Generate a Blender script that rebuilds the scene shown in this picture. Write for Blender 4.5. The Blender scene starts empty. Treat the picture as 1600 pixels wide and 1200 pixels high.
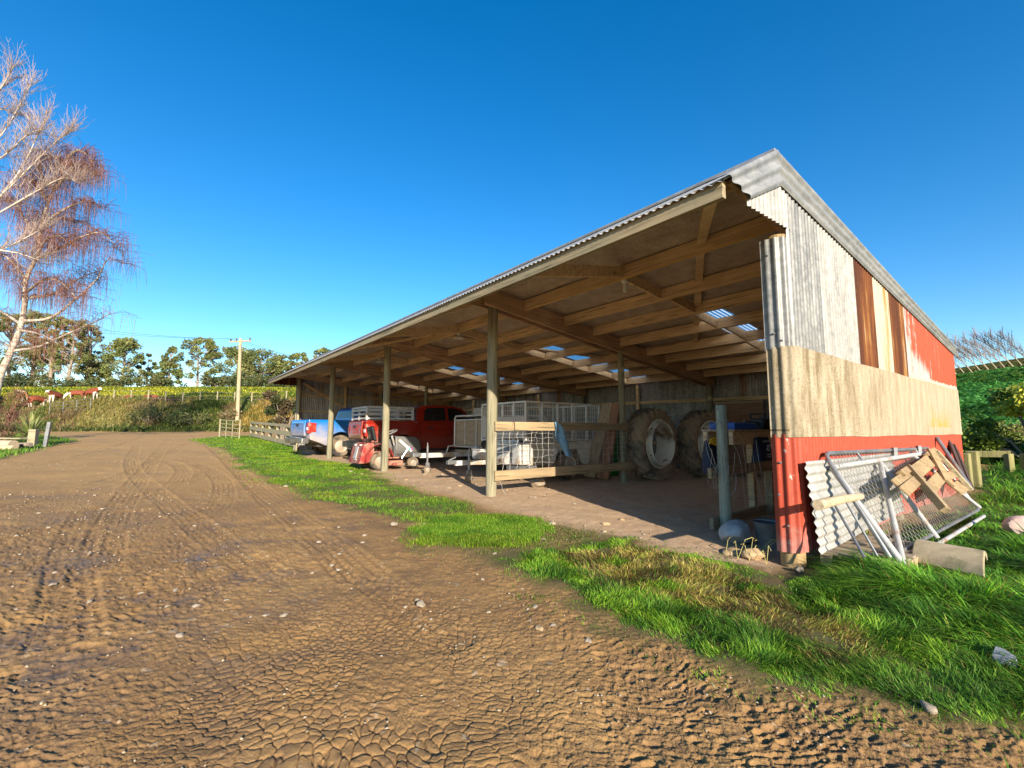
import bpy, bmesh, math, random
import numpy as np
from mathutils import Vector, Matrix
random.seed(7); RNG = np.random.default_rng(11)
R = math.radians
scene = bpy.context.scene
COL = scene.collection

# ------------------------------------------------------------------ camera model (used for camera and to site things on the ground)
CAM_H, FPX, PITCH, ROLL = 1.18, 714.05, .1006, -.0024
YAW, CX, CY, BAY, DEPTH, GR = .6558, 2.4815, 4.154, 4.6277, 7.193, .0175
UX, UY = -math.sin(YAW), math.cos(YAW)
VX, VY = math.cos(YAW), math.sin(YAW)
SHED_ROT = math.atan2(-UY, -UX)          # shed frame: local x = -u (to the right), local y = v (into the shed)

def W(u, v, z=0.0):
    return Vector((CX + u*UX + v*VX, CY + u*UY + v*VY, z))
def UVof(P):
    dx, dy = P[0]-CX, P[1]-CY
    return dx*UX+dy*UY, dx*VX+dy*VY
def ray(x, y):
    a, b = (x-800)/FPX, (600-y)/FPX
    r = a*math.cos(ROLL)-b*math.sin(ROLL); t = a*math.sin(ROLL)+b*math.cos(ROLL)
    return Vector((r, math.cos(PITCH)-t*math.sin(PITCH), math.sin(PITCH)+t*math.cos(PITCH)))
EYE = Vector((0, 0, CAM_H))
def at_y(x, y, Y):
    d = ray(x, y); return EYE + d*(Y/d.y)
def at_u(x, y, u):
    d = ray(x, y); n = Vector((UX, UY, 0)); return EYE + d*(((W(u, 0)-EYE).dot(n))/d.dot(n))
def at_v(x, y, v):
    d = ray(x, y); n = Vector((VX, VY, 0)); return EYE + d*(((W(0, v)-EYE).dot(n))/d.dot(n))

# ------------------------------------------------------------------ noise (numpy)
def _h(i, j, s):
    n = np.sin(i*127.1+j*311.7+s*74.7)*43758.5453
    return n-np.floor(n)
def vnoise(x, y, s=0):
    xi, yi = np.floor(x), np.floor(y); fx, fy = x-xi, y-yi
    fx = fx*fx*(3-2*fx); fy = fy*fy*(3-2*fy)
    a, b, c, d = _h(xi, yi, s), _h(xi+1, yi, s), _h(xi, yi+1, s), _h(xi+1, yi+1, s)
    return (a*(1-fx)+b*fx)*(1-fy)+(c*(1-fx)+d*fx)*fy
def fbm(x, y, s=0, o=4):
    t = 0; a = .5; n = 0
    for k in range(o):
        t = t+a*vnoise(x, y, s+k*3); n += a; a *= .5; x = x*2.03+5.1; y = y*2.03+1.7
    return t/n
def worley(x, y, s=0):
    xi, yi = np.floor(x), np.floor(y)
    f1 = np.full(x.shape, 9.); f2 = np.full(x.shape, 9.); idv = np.zeros(x.shape)
    for i in (-1, 0, 1):
        for j in (-1, 0, 1):
            cx, cy = xi+i, yi+j
            px = cx+.1+.8*_h(cx, cy, s+1); py = cy+.1+.8*_h(cx, cy, s+2)
            d = np.hypot(px-x, py-y)
            nearer = d < f1
            f2 = np.where(nearer, f1, np.minimum(f2, d))
            idv = np.where(nearer, _h(cx, cy, s+5), idv)
            f1 = np.where(nearer, d, f1)
    return f1, f2, idv
def sstep(a, b, x):
    t = np.clip((x-a)/(b-a), 0, 1); return t*t*(3-2*t)

# ------------------------------------------------------------------ terrain
def zt(X, Y):
    X = np.asarray(X, float); Y = np.asarray(Y, float)
    u = (X-CX)*UX+(Y-CY)*UY
    z = GR*np.clip(u, 0, 18.5)+.034*np.clip(Y-18.8, 0, 42)
    wl = 1-sstep(-8, 1, X)
    edge = 37.6+1.2*(vnoise(X*.16, Y*0, 3)-.5)
    z = z+wl*(2.75*sstep(0, 6.2, Y-edge)+.097*np.clip(Y-44, 0, 80)+.05*np.clip(Y-124, 0, 30)-.16*np.clip(Y-175, 0, 60))
    z = z+wl*sstep(37, 39, Y)*(.35*(fbm(X*.35, Y*.35, 9)-.5))*(1-sstep(60, 80, Y)*.4)
    Q = .7*X+.7*Y
    wr = sstep(3.5, 8.5, X)*sstep(6.0, 8.5, Y)
    hill = np.interp(Q, [11, 14, 18, 30, 75, 112, 150, 260], [0, .22, .5, 1.9, 8.6, 11.2, 10.5, 3])
    tilt = np.clip(.93+.55*((X/np.maximum(Y, 1))-.98), .6, 1.35)
    z = z*(1-.6*wr*sstep(30, 60, Q))+wr*hill*tilt
    z = z+wr*sstep(20, 40, Q)*.5*(fbm(X*.15, Y*.15, 5)-.5)
    return z
def zt1(x, y): return float(zt(np.array([x]), np.array([y]))[0])
def ground(x, y, lo=.3, hi=400):
    """the point of the terrain under a picture position"""
    d = ray(x, y); t = lo; st = .05; prev = lo
    while t < hi:
        P = EYE+d*t
        if P.z < zt1(P.x, P.y):
            a, b = prev, t
            for _ in range(24):
                m = (a+b)/2; P = EYE+d*m
                if P.z < zt1(P.x, P.y): b = m
                else: a = m
            P = EYE+d*b; return Vector((P.x, P.y, zt1(P.x, P.y)))
        prev = t; st = max(.05, t*.02); t += st
    P = EYE+d*hi; return P

# ------------------------------------------------------------------ objects
def tag(o, label=None, cat=None, group=None, kind=None):
    if label: o['label'] = label
    if cat: o['category'] = cat
    if group: o['group'] = group
    if kind: o['kind'] = kind
    return o
def thing(name, label, cat, loc=(0, 0, 0), rotz=0, group=None):
    o = bpy.data.objects.new(name, None); COL.objects.link(o)
    o.location = loc; o.rotation_euler = (0, 0, rotz); o.empty_display_size = .2
    return tag(o, label, cat, group)
def copy_tree(o, parent=None):
    c = o.copy(); COL.objects.link(c)
    if parent is not None: c.parent = parent
    for ch in [x for x in o.children]: copy_tree(ch, c)
    return c

class MB:
    def __init__(s): s.v = []; s.f = []
    def add(s, vs, fs):
        b = len(s.v); s.v += [tuple(p) for p in vs]; s.f += [tuple(i+b for i in f) for f in fs]; return s
    def box(s, c, d, M=None):
        x, y, z = d[0]/2, d[1]/2, d[2]/2
        vs = [Vector((i*x, j*y, k*z)) for k in (-1, 1) for j in (-1, 1) for i in (-1, 1)]
        if M is not None: vs = [M @ p for p in vs]
        vs = [p+Vector(c) for p in vs]
        return s.add(vs, [(0, 2, 3, 1), (4, 5, 7, 6), (0, 1, 5, 4), (2, 6, 7, 3), (0, 4, 6, 2), (1, 3, 7, 5)])
    def beam(s, a, b, w, h, up=(0, 0, 1), drop=0):
        """rectangular bar from a to b, w across and h along 'up'; drop lowers the bar by a share of h"""
        a, b, up = Vector(a), Vector(b), Vector(up); d = (b-a).normalized()
        x = d.cross(up).normalized(); z = x.cross(d).normalized()
        o = -z*h*drop
        vs = []
        for p in (a, b):
            for i, k in ((-1, -1), (1, -1), (1, 1), (-1, 1)): vs.append(p+x*(i*w/2)+z*(k*h/2)+o)
        return s.add(vs, [(3, 2, 1, 0), (4, 5, 6, 7), (0, 1, 5, 4), (1, 2, 6, 5), (2, 3, 7, 6), (3, 0, 4, 7)])
    def tube(s, pts, r, n=8, cap=True):
        pts = [Vector(p) for p in pts]
        if not isinstance(r, (list, tuple)): r = [r]*len(pts)
        b = len(s.v); prev = None
        for i, p in enumerate(pts):
            t = (pts[min(i+1, len(pts)-1)]-pts[max(i-1, 0)])
            t = t.normalized() if t.length > 1e-9 else Vector((0, 0, 1))
            if prev is None:
                q = Vector((0, 0, 1)) if abs(t.z) < .9 else Vector((1, 0, 0)); x = t.cross(q).normalized()
            else:
                x = prev-t*prev.dot(t); x = x.normalized() if x.length > 1e-6 else t.orthogonal().normalized()
            prev = x; y = t.cross(x)
            for k in range(n):
                a = 2*math.pi*k/n; s.v.append(tuple(p+(x*math.cos(a)+y*math.sin(a))*r[i]))
        for i in range(len(pts)-1):
            for k in range(n):
                k2 = (k+1) % n; s.f.append((b+i*n+k, b+i*n+k2, b+(i+1)*n+k2, b+(i+1)*n+k))
        if cap:
            s.f.append(tuple(b+k for k in reversed(range(n)))); e = b+(len(pts)-1)*n; s.f.append(tuple(e+k for k in range(n)))
        return s
    def lathe(s, prof, n=24, M=None, closed=False):
        """prof: (radius, height) about z"""
        b = len(s.v); m = len(prof)
        for k in range(n):
            a = 2*math.pi*k/n
            for r, z in prof:
                p = Vector((r*math.cos(a), r*math.sin(a), z)); s.v.append(tuple(M @ p if M is not None else p))
        for k in range(n):
            k2 = (k+1) % n
            for i in range(m if closed else m-1):
                j = (i+1) % m; s.f.append((b+k*m+i, b+k2*m+i, b+k2*m+j, b+k*m+j))
        return s
    def grid(s, P, nu, nv):
        b = len(s.v)
        for i in range(nu+1):
            for j in range(nv+1): s.v.append(tuple(P(i/nu, j/nv)))
        for i in range(nu):
            for j in range(nv):
                q = b+i*(nv+1)+j; s.f.append((q, q+nv+1, q+nv+2, q+1))
        return s
    def prism(s, poly, axis, a, b):
        """poly: 2-D outline; axis 'x': outline in (y,z) extruded from x=a to x=b ..."""
        def P(q, t): return {'x': (t, q[0], q[1]), 'y': (q[0], t, q[1]), 'z': (q[0], q[1], t)}[axis]
        n = len(poly); base = [P(q, a) for q in poly]+[P(q, b) for q in poly]
        return s.add(base, [tuple(reversed(range(n))), tuple(range(n, 2*n))]+[(i, (i+1) % n, n+(i+1) % n, n+i) for i in range(n)])
    def build(s, name, mat, parent=None, smooth=False, bevel=0, solid=0, loc=None, rotz=None, M=None):
        me = bpy.data.meshes.new(name); me.from_pydata(s.v, [], s.f); me.validate()
        o = bpy.data.objects.new(name, me); COL.objects.link(o)
        if mat: me.materials.append(mat)
        if bevel or not smooth or True:
            bm = bmesh.new(); bm.from_mesh(me); bmesh.ops.recalc_face_normals(bm, faces=bm.faces); bm.to_mesh(me); bm.free()
        if smooth:
            me.polygons.foreach_set('use_smooth', [True]*len(me.polygons))
            try: me.set_sharp_from_angle(angle=R(40))
            except Exception: pass
        if parent is not None: o.parent = parent
        if loc is not None: o.location = loc
        if rotz is not None: o.rotation_euler = (0, 0, rotz)
        if M is not None: o.matrix_local = M
        if solid:
            m = o.modifiers.new('solid', 'SOLIDIFY'); m.thickness = solid; m.offset = 0
        if bevel:
            m = o.modifiers.new('bevel', 'BEVEL'); m.width = bevel; m.segments = 2; m.limit_method = 'ANGLE'; m.angle_limit = R(35)
        return o

def np_mesh(name, verts, quads=None, tris=None, mat=None, attrs=None, smooth=False):
    """fast mesh from arrays; attrs: {name: (N,4) per-vertex colours}"""
    me = bpy.data.meshes.new(name)
    nq = 0 if quads is None else len(quads); nt = 0 if tris is None else len(tris)
    me.vertices.add(len(verts)); me.vertices.foreach_set('co', np.ascontiguousarray(verts, np.float32).ravel())
    loops = []; starts = []
    if nq: loops.append(np.asarray(quads, np.int32).ravel()); starts.append(np.arange(nq)*4)
    if nt: loops.append(np.asarray(tris, np.int32).ravel()); starts.append(nq*4+np.arange(nt)*3)
    loops = np.concatenate(loops); starts = np.concatenate(starts).astype(np.int32)
    me.loops.add(len(loops)); me.loops.foreach_set('vertex_index', loops)
    me.polygons.add(nq+nt); me.polygons.foreach_set('loop_start', starts)
    if smooth: me.polygons.foreach_set('use_smooth', np.ones(nq+nt, bool))
    me.update(calc_edges=True)
    for k, a in (attrs or {}).items():
        at = me.color_attributes.new(k, 'FLOAT_COLOR', 'POINT'); at.data.foreach_set('color', np.ascontiguousarray(a, np.float32).ravel())
    if mat: me.materials.append(mat)
    o = bpy.data.objects.new(name, me); COL.objects.link(o); return o

# ------------------------------------------------------------------ materials
def srgb(r, g, b):
    f = lambda c: (c/255/12.92) if c/255 <= .04045 else ((c/255+.055)/1.055)**2.4
    return (f(r), f(g), f(b))
class NT:
    def __init__(s, name):
        s.m = bpy.data.materials.new(name); s.m.use_nodes = True; s.t = s.m.node_tree
        s.gain = 1.0; s.b = s.t.nodes['Principled BSDF']; s.out = s.t.nodes['Material Output']; s.coord = s.t.nodes.new('ShaderNodeTexCoord')
    def n(s, t, **k):
        q = s.t.nodes.new(t)
        for a, v in k.items(): setattr(q, a, v)
        return q
    def link(s, a, b): s.t.links.new(a, b)
    def noise(s, scale=5, detail=4, rough=.55, vec=None, stretch=None, dist=0):
        q = s.n('ShaderNodeTexNoise'); q.inputs['Scale'].default_value = scale; q.inputs['Detail'].default_value = detail
        q.inputs['Roughness'].default_value = rough; q.inputs['Distortion'].default_value = dist
        src = vec or s.coord.outputs['Object']
        if stretch:
            mp = s.n('ShaderNodeMapping'); mp.inputs['Scale'].default_value = stretch; s.link(src, mp.inputs[0]); src = mp.outputs[0]
        s.link(src, q.inputs['Vector']); return q.outputs['Fac']
    def ramp(s, fac, stops):
        q = s.n('ShaderNodeValToRGB'); e = q.color_ramp.elements
        while len(e) < len(stops): e.new(.5)
        for i, (p, c) in enumerate(stops):
            e[i].position = p; e[i].color = (*c, 1) if len(c) == 3 else c
        s.link(fac, q.inputs[0]); return q.outputs[0]
    def mix(s, fac, a, b, mode='MIX'):
        q = s.n('ShaderNodeMix', data_type='RGBA', blend_type=mode)
        for i, v in ((0, fac), (6, a), (7, b)):
            if hasattr(v, 'is_output'): s.link(v, q.inputs[i])
            else: q.inputs[i].default_value = v if i == 0 else (*v, 1)
        return q.outputs[2]
    def math(s, op, a, b=0.0, c=None):
        q = s.n('ShaderNodeMath', operation=op)
        for i, v in enumerate((a, b, c)):
            if v is None: continue
            if hasattr(v, 'is_output'): s.link(v, q.inputs[i])
            else: q.inputs[i].default_value = v
        return q.outputs[0]
    def sm(s, x, lo, hi):
        q = s.n('ShaderNodeMapRange', interpolation_type='SMOOTHSTEP'); s.link(x, q.inputs[0])
        q.inputs[1].default_value = lo; q.inputs[2].default_value = hi; return q.outputs[0]
    def xyz(s):
        q = s.n('ShaderNodeSeparateXYZ'); s.link(s.coord.outputs['Object'], q.inputs[0]); return q.outputs
    def bump(s, h, strength=.4, dist=.01):
        q = s.n('ShaderNodeBump'); q.inputs['Strength'].default_value = strength; q.inputs['Distance'].default_value = dist
        s.link(h, q.inputs['Height']); s.link(q.outputs[0], s.b.inputs['Normal']); return s
    def col(s, c):
        if s.gain != 1: c = s.mix(1.0, c, (s.gain,)*3, 'MULTIPLY')
        if hasattr(c, 'is_output'): s.link(c, s.b.inputs['Base Color'])
        else: s.b.inputs['Base Color'].default_value = (*c, 1)
    def set(s, rough=.8, metal=0, spec=.4):
        if hasattr(rough, 'is_output'): s.link(rough, s.b.inputs['Roughness'])
        else: s.b.inputs['Roughness'].default_value = rough
        s.b.inputs['Metallic'].default_value = metal; s.b.inputs['Specular IOR Level'].default_value = spec; return s
def simple(name, c, rough=.7, metal=0, var=.25, scale=6, dirt=None, dirt_amt=.5, bump=.15, stretch=None):
    t = NT(name); f = t.noise(scale, 5, .6, stretch=stretch)
    lo = tuple(x*(1-var) for x in c); hi = tuple(min(1, x*(1+var)) for x in c)
    k = t.ramp(f, [(.3, lo), (.7, hi)])
    if dirt:
        g = t.noise(scale*.37, 6, .65, stretch=stretch)
        k = t.mix(t.sm(g, .62-dirt_amt*.3, .72-dirt_amt*.2), k, dirt)
    t.col(k); t.set(rough, metal)
    if bump: t.bump(t.noise(scale*6, 4, .6, stretch=stretch), bump, .004)
    return t.m
def wood(name, c, axis=0, dark=.5, rough=.85, stain=None, fine=60, knots=True):
    """weathered timber with grain along one object axis"""
    t = NT(name); st = [9, 9, 9]; st[axis] = .6
    f = t.noise(2.2, 6, .65, stretch=tuple(st), dist=.3)
    lo = tuple(x*dark for x in c)
    k = t.ramp(f, [(.28, lo), (.5, c), (.75, tuple(min(1, x*1.3) for x in c))])
    g = t.noise(1.3, 3, .5)
    k = t.mix(t.math('MULTIPLY', t.sm(g, .35, .7), .55), k, stain or tuple(x*.62 for x in c))
    if knots:
        kn = t.noise(7, 2, .4, stretch=tuple(.35 if i == axis else 1. for i in range(3)))
        k = t.mix(t.sm(kn, .74, .8), k, tuple(x*.3 for x in c))
    st3 = [34, 34, 34]; st3[axis] = 1.1
    ck = t.noise(1, 4, .65, stretch=tuple(st3)); k = t.mix(t.math('MULTIPLY', t.sm(ck, .56, .65), .75), k, tuple(x*.28 for x in c))
    k = t.mix(t.math('MULTIPLY', t.sm(t.noise(14, 5, .7), .55, .75), .4), k, tuple(x*.45 for x in c))
    t.col(k); t.set(rough)
    s2 = [fine]*3; s2[axis] = fine*.05
    t.bump(t.noise(1, 4, .6, stretch=tuple(s2)), .35, .004); return t.m
# ------------------------------------------------------------------ shared materials
M = {}
M['post'] = wood('weathered_pole_timber', (.27, .235, .15), 2, .45, stain=(.18, .185, .12))
M['stump'] = wood('pole_end_timber', (.36, .25, .115), 2, .5)
M['purlin'] = wood('purlin_timber', (.66, .47, .265), 0, .6, stain=(.48, .31, .155))
M['rafter'] = wood('rafter_timber', (.52, .335, .195), 1, .5, stain=(.34, .20, .11))
M['fascia'] = wood('fascia_timber', (.30, .235, .14), 0, .55, stain=(.24, .235, .15))
M['rail'] = wood('rail_timber', (.34, .25, .14), 1, .5)
M['rail_u'] = wood('fence_board_timber', (.36, .30, .18), 0, .5)
M['board'] = wood('old_board_timber', (.42, .30, .18), 2, .5)
M['pallet'] = wood('pallet_timber', (.34, .26, .18), 0, .5)
M['lattice'] = wood('lattice_timber', (.34, .235, .12), 0, .45)
M['red_slab'] = wood('reddish_slab_timber', (.34, .165, .095), 2, .45)
M['log'] = simple('peeled_log_timber', (.46, .35, .22), .8, var=.35, scale=4, stretch=(1, 8, 8))
M['black'] = simple('black_plastic', (.02, .02, .022), .45, var=.3, dirt=(.12, .09, .06), dirt_amt=.3)
M['rubber'] = simple('old_rubber', (.035, .032, .03), .85, var=.4, scale=9, dirt=(.20, .15, .10), dirt_amt=.75)
M['tractor_rubber'] = simple('muddy_tractor_rubber', (.11, .098, .08), .9, var=.35, scale=5, dirt=(.36, .265, .165), dirt_amt=.9)
M['rim'] = simple('pale_rim_paint', (.80, .75, .62), .55, var=.15, scale=5, dirt=(.30, .20, .12), dirt_amt=.35)
M['galv'] = simple('galvanised_pipe', (.22, .225, .23), .45, .55, var=.3, scale=9, dirt=(.33, .27, .2), dirt_amt=.25)
M['white_pipe'] = simple('white_pipe_paint', (.36, .36, .35), .5, var=.1, scale=9, dirt=(.26, .13, .06), dirt_amt=.3)
M['white_steel'] = simple('white_painted_steel', (.48, .47, .44), .45, var=.08, scale=5, dirt=(.35, .25, .16), dirt_amt=.35)
M['grey_steel'] = simple('grey_painted_steel', (.36, .36, .35), .55, var=.2, scale=5, dirt=(.22, .17, .12), dirt_amt=.4)
M['dark_steel'] = simple('dark_steel', (.06, .055, .05), .6, .3, var=.4, dirt=(.16, .1, .06), dirt_amt=.5)
M['wire'] = simple('fence_wire', (.42, .40, .37), .55, .5, var=.2, bump=0)
M['stone'] = simple('pale_stone', (.30, .245, .18), .85, var=.3, scale=12, bump=.4)
M['stone_tan'] = simple('tan_stone', (.38, .27, .15), .85, var=.25, scale=9, bump=.4)
M['stone_blue'] = simple('blue_grey_stone', (.36, .37, .365), .8, var=.35, scale=9, bump=.5)
M['bonnet_grey'] = simple('faded_grey_bonnet', (.13, .13, .125), .5, var=.15, dirt=(.3, .24, .17), dirt_amt=.3)
M['small_rim'] = simple('dusty_small_rim', (.30, .27, .22), .6, var=.15, dirt=(.28, .2, .13), dirt_amt=.5)
M['concrete'] = simple('weathered_concrete', (.43, .345, .215), .9, var=.22, scale=8, dirt=(.25, .22, .12), dirt_amt=.25, bump=.4)
M['plywood'] = simple('brown_plywood', (.22, .12, .07), .75, var=.2, scale=3, stretch=(1, 1, 5), bump=.1)
M['card'] = simple('cardboard', (.45, .32, .2), .85, var=.12, scale=3)
M['blue_rag'] = simple('faded_blue_cloth', (.17, .33, .48), .9, var=.25, scale=20)
M['red_plastic'] = simple('dusty_red_panel', (.26, .022, .018), .6, var=.2, scale=7, dirt=(.34, .17, .12), dirt_amt=.75)
M['yellow_rope'] = simple('yellow_rope', (.65, .38, .03), .8, var=.3, scale=60)
M['lamp'] = simple('white_lampholder', (.7, .68, .6), .5, var=.05)

def metal_sheet(name, base, lo, hi, scale=14, rough=.5, metal=.25, rust=None, rust_amt=0, axis=2, gain=.8):
    t = NT(name); t.gain = gain; st = [1, 1, 1]; st[axis] = .12
    a = t.noise(scale, 5, .65); b = t.noise(5, 5, .6, stretch=tuple(x*1.6 for x in st))
    k = t.ramp(t.math('ADD', t.math('MULTIPLY', a, .5), t.math('MULTIPLY', b, .5)), [(.36, lo), (.5, base), (.62, hi)])
    sp = t.noise(90, 2, .5)
    k = t.mix(t.math('MULTIPLY', t.sm(sp, .58, .68), .45), k, hi)
    if rust:
        r = t.noise(2.1, 6, .62, stretch=tuple(x*1.2 for x in st))
        k = t.mix(t.sm(r, .66-rust_amt, .74-rust_amt), k, rust)
    t.col(k); t.set(rough, metal); t.bump(t.noise(60, 4), .12, .002); return t.m
M['iron'] = metal_sheet('galvanised_iron', (.23, .23, .215), (.13, .135, .135), (.36, .35, .33), rust=(.22, .15, .10), rust_amt=.0)
M['iron_pale'] = metal_sheet('pale_galvanised_iron', (.36, .345, .31), (.22, .215, .20), (.47, .45, .41), metal=.1, rust=(.38, .27, .2), rust_amt=.02)
M['iron_roof'] = metal_sheet('roof_iron', (.45, .45, .43), (.33, .33, .32), (.58, .57, .54), axis=1)
M['iron_flash'] = metal_sheet('flashing_iron', (.30, .305, .30), (.21, .215, .215), (.40, .40, .385), metal=.2, scale=8, axis=1)
M['iron_inner'] = metal_sheet('inner_wall_iron', (.19, .18, .165), (.09, .085, .08), (.28, .27, .25), metal=.2, rust=(.17, .09, .05), rust_amt=.1, gain=1.25)
M['white_iron'] = metal_sheet('white_sheet_iron', (.42, .41, .38), (.32, .31, .285), (.50, .49, .46), metal=.05, axis=1)

def rusty(name):
    t = NT(name); t.gain = .62
    a = t.noise(1.5, 6, .62, stretch=(3.2, 3.2, .32)); b = t.noise(18, 5, .7)
    k = t.ramp(a, [(.30, (.48, .38, .26)), (.36, (.42, .22, .07)), (.41, (.26, .09, .028)), (.5, (.135, .047, .02)), (.7, (.085, .03, .016))])
    k = t.mix(t.math('MULTIPLY', t.sm(b, .55, .7), .5), k, (.22, .085, .03))
    t.col(k); t.set(.85, 0, .2); t.bump(b, .3, .003); return t.m
M['rust'] = rusty('rusty_iron')
def cream_rust():
    t = NT('cream_painted_iron'); t.gain = .82
    a = t.noise(1.4, 6, .6, stretch=(3, 3, .35)); b = t.noise(24, 5, .7)
    k = t.ramp(a, [(.42, (.50, .43, .33)), (.53, (.45, .36, .25)), (.60, (.42, .21, .055)), (.68, (.24, .085, .025))])
    k = t.mix(t.math('MULTIPLY', t.sm(b, .6, .7), .35), k, (.5, .3, .14))
    t.col(k); t.set(.8); t.bump(b, .2, .003); return t.m
M['cream'] = cream_rust()
def red_upper():
    """brushed red paint with an unpainted grey patch at its lower front"""
    t = NT('brushed_red_paint'); t.gain = .85; x, y, z = t.xyz()
    s = t.noise(2.0, 5, .6, stretch=(6, 6, .35)); n = t.noise(9, 4, .6)
    # edge of the paint: local y 3.8..5.6 rises from z=2.4 down
    e = t.math('ADD', t.math('MULTIPLY', t.math('SUBTRACT', y, 3.85), .36), t.math('SUBTRACT', z, 2.46))
    e = t.math('ADD', e, t.math('MULTIPLY', t.math('SUBTRACT', s, .5), .7))
    e2 = t.math('SUBTRACT', t.math('MULTIPLY', t.math('SUBTRACT', 5.3, y), .9), t.math('SUBTRACT', 2.35, z))
    e2 = t.math('ADD', e2, t.math('MULTIPLY', t.math('SUBTRACT', s, .5), 1.2))
    white = t.math('MULTIPLY', t.sm(t.math('MULTIPLY', e, -1), -.12, .1), t.sm(t.math('SUBTRACT', 5.15, y), -.2, .1))
    edge = t.sm(t.math('ADD', t.math('SUBTRACT', 4.02, y), t.math('MULTIPLY', t.math('SUBTRACT', s, .5), .9)), -.05, .15)
    red = t.ramp(n, [(.3, (.40, .048, .014)), (.7, (.50, .068, .02))])
    grey = t.ramp(n, [(.3, (.32, .31, .295)), (.7, (.45, .43, .40))])
    k = t.mix(white, red, grey); k = t.mix(t.math('MULTIPLY', edge, t.sm(s, .45, .5)), k, grey)
    st2 = t.noise(1, 5, .62, stretch=(7, 7, .5)); fl = t.math('MULTIPLY', t.sm(st2, .55, .62), t.sm(t.math('SUBTRACT', 6.4, y), -.2, 1.6))
    k = t.mix(t.math('MULTIPLY', fl, .7), k, t.ramp(n, [(.4, (.45, .40, .36)), (.6, (.30, .12, .05))]))
    low = t.sm(t.math('ADD', t.math('SUBTRACT', 1.99, z), t.math('MULTIPLY', t.math('SUBTRACT', s, .5), .12)), -.01, .01)
    k = t.mix(low, k, (.45, .39, .31))
    t.col(k); t.set(.6); t.bump(n, .1, .002); return t.m
M['red_upper'] = red_upper()
def red_base():
    t = NT('red_base_paint'); t.gain = .85; x, y, z = t.xyz(); s = t.noise(2.5, 5, .6, stretch=(5, 5, .5)); n = t.noise(10, 5, .65)
    k = t.ramp(n, [(.3, (.37, .045, .018)), (.7, (.46, .066, .028))])
    fade = t.math('MULTIPLY', t.sm(t.math('ADD', t.math('SUBTRACT', .34, z), t.math('MULTIPLY', t.math('SUBTRACT', n, .5), .5)), -.1, .3), .85)
    k = t.mix(fade, k, (.40, .20, .17))
    sp = t.noise(14, 5, .75, stretch=(1, 1, .5))
    k = t.mix(t.math('MULTIPLY', t.sm(sp, .62, .66), t.sm(t.math('SUBTRACT', .05, y), -.08, .05)), k, (.5, .42, .38))
    t.col(k); t.set(.6); t.bump(n, .15, .002); return t.m
M['red_base'] = red_base()
def fibro():
    t = NT('lichened_fibre_cement'); t.gain = .84; x, y, z = t.xyz()
    a = t.noise(3, 6, .65, stretch=(2.5, 2.5, .5)); b = t.noise(38, 5, .75); c = t.noise(8, 4, .6)
    k = t.ramp(a, [(.36, (.20, .155, .092)), (.5, (.32, .262, .175)), (.64, (.43, .37, .27))])
    k = t.mix(t.math('MULTIPLY', t.sm(b, .53, .63), .55), k, (.15, .115, .055))
    k = t.mix(t.math('MULTIPLY', t.sm(t.noise(55, 3, .6), .57, .66), .5), k, (.46, .41, .31))
    pale = t.sm(t.math('ADD', y, t.math('MULTIPLY', c, 1.5)), 1.6, 4.4)
    k = t.mix(t.math('MULTIPLY', pale, .5), k, (.42, .35, .25))
    st = t.noise(2.2, 5, .6, stretch=(5, 5, .4))
    lich = t.math('MULTIPLY', t.math('MULTIPLY', t.sm(y, 4.6, 5.1), t.sm(t.math('SUBTRACT', 6.4, y), -.1, .4)),
                  t.sm(t.math('ADD', t.math('SUBTRACT', 1.47, z), t.math('MULTIPLY', t.math('SUBTRACT', st, .5), .9)), -.12, .2))
    lich = t.math('MULTIPLY', lich, t.sm(t.math('SUBTRACT', z, 1.235), 0, .02))
    k = t.mix(t.math('MULTIPLY', t.math('MULTIPLY', lich, t.sm(c, .3, .6)), .85), k, (.42, .26, .015))
    hole = t.math('MULTIPLY', t.sm(t.math('ABSOLUTE', t.math('SUBTRACT', z, 1.185)), .012, .006), t.sm(t.math('SINE', t.math('MULTIPLY', y, 41.3)), .72, .85))
    k = t.mix(hole, k, (.12, .09, .05))
    t.col(k); t.set(.95, 0, .15); t.bump(b, .5, .004); return t.m
M['fibro'] = fibro()
def paper():
    t = NT('crinkled_building_paper'); a = t.noise(5, 5, .6); b = t.noise(16, 6, .7, dist=1.2)
    t.col(t.ramp(a, [(.3, (.38, .30, .235)), (.7, (.60, .51, .42))])); t.set(.5, .15); t.bump(b, .9, .03); return t.m
M['paper'] = paper()
def skylight():
    t = NT('translucent_skylight'); tr = t.n('ShaderNodeBsdfTranslucent'); tr.inputs[0].default_value = (.92, .90, .84, 1)
    tp = t.n('ShaderNodeBsdfTransparent'); tp.inputs[0].default_value = (.85, .9, .92, 1)
    mx = t.n('ShaderNodeMixShader'); mx.inputs[0].default_value = .07; t.link(tr.outputs[0], mx.inputs[1]); t.link(tp.outputs[0], mx.inputs[2])
    t.link(mx.outputs[0], t.out.inputs['Surface']); return t.m
M['skylight'] = skylight()
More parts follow.
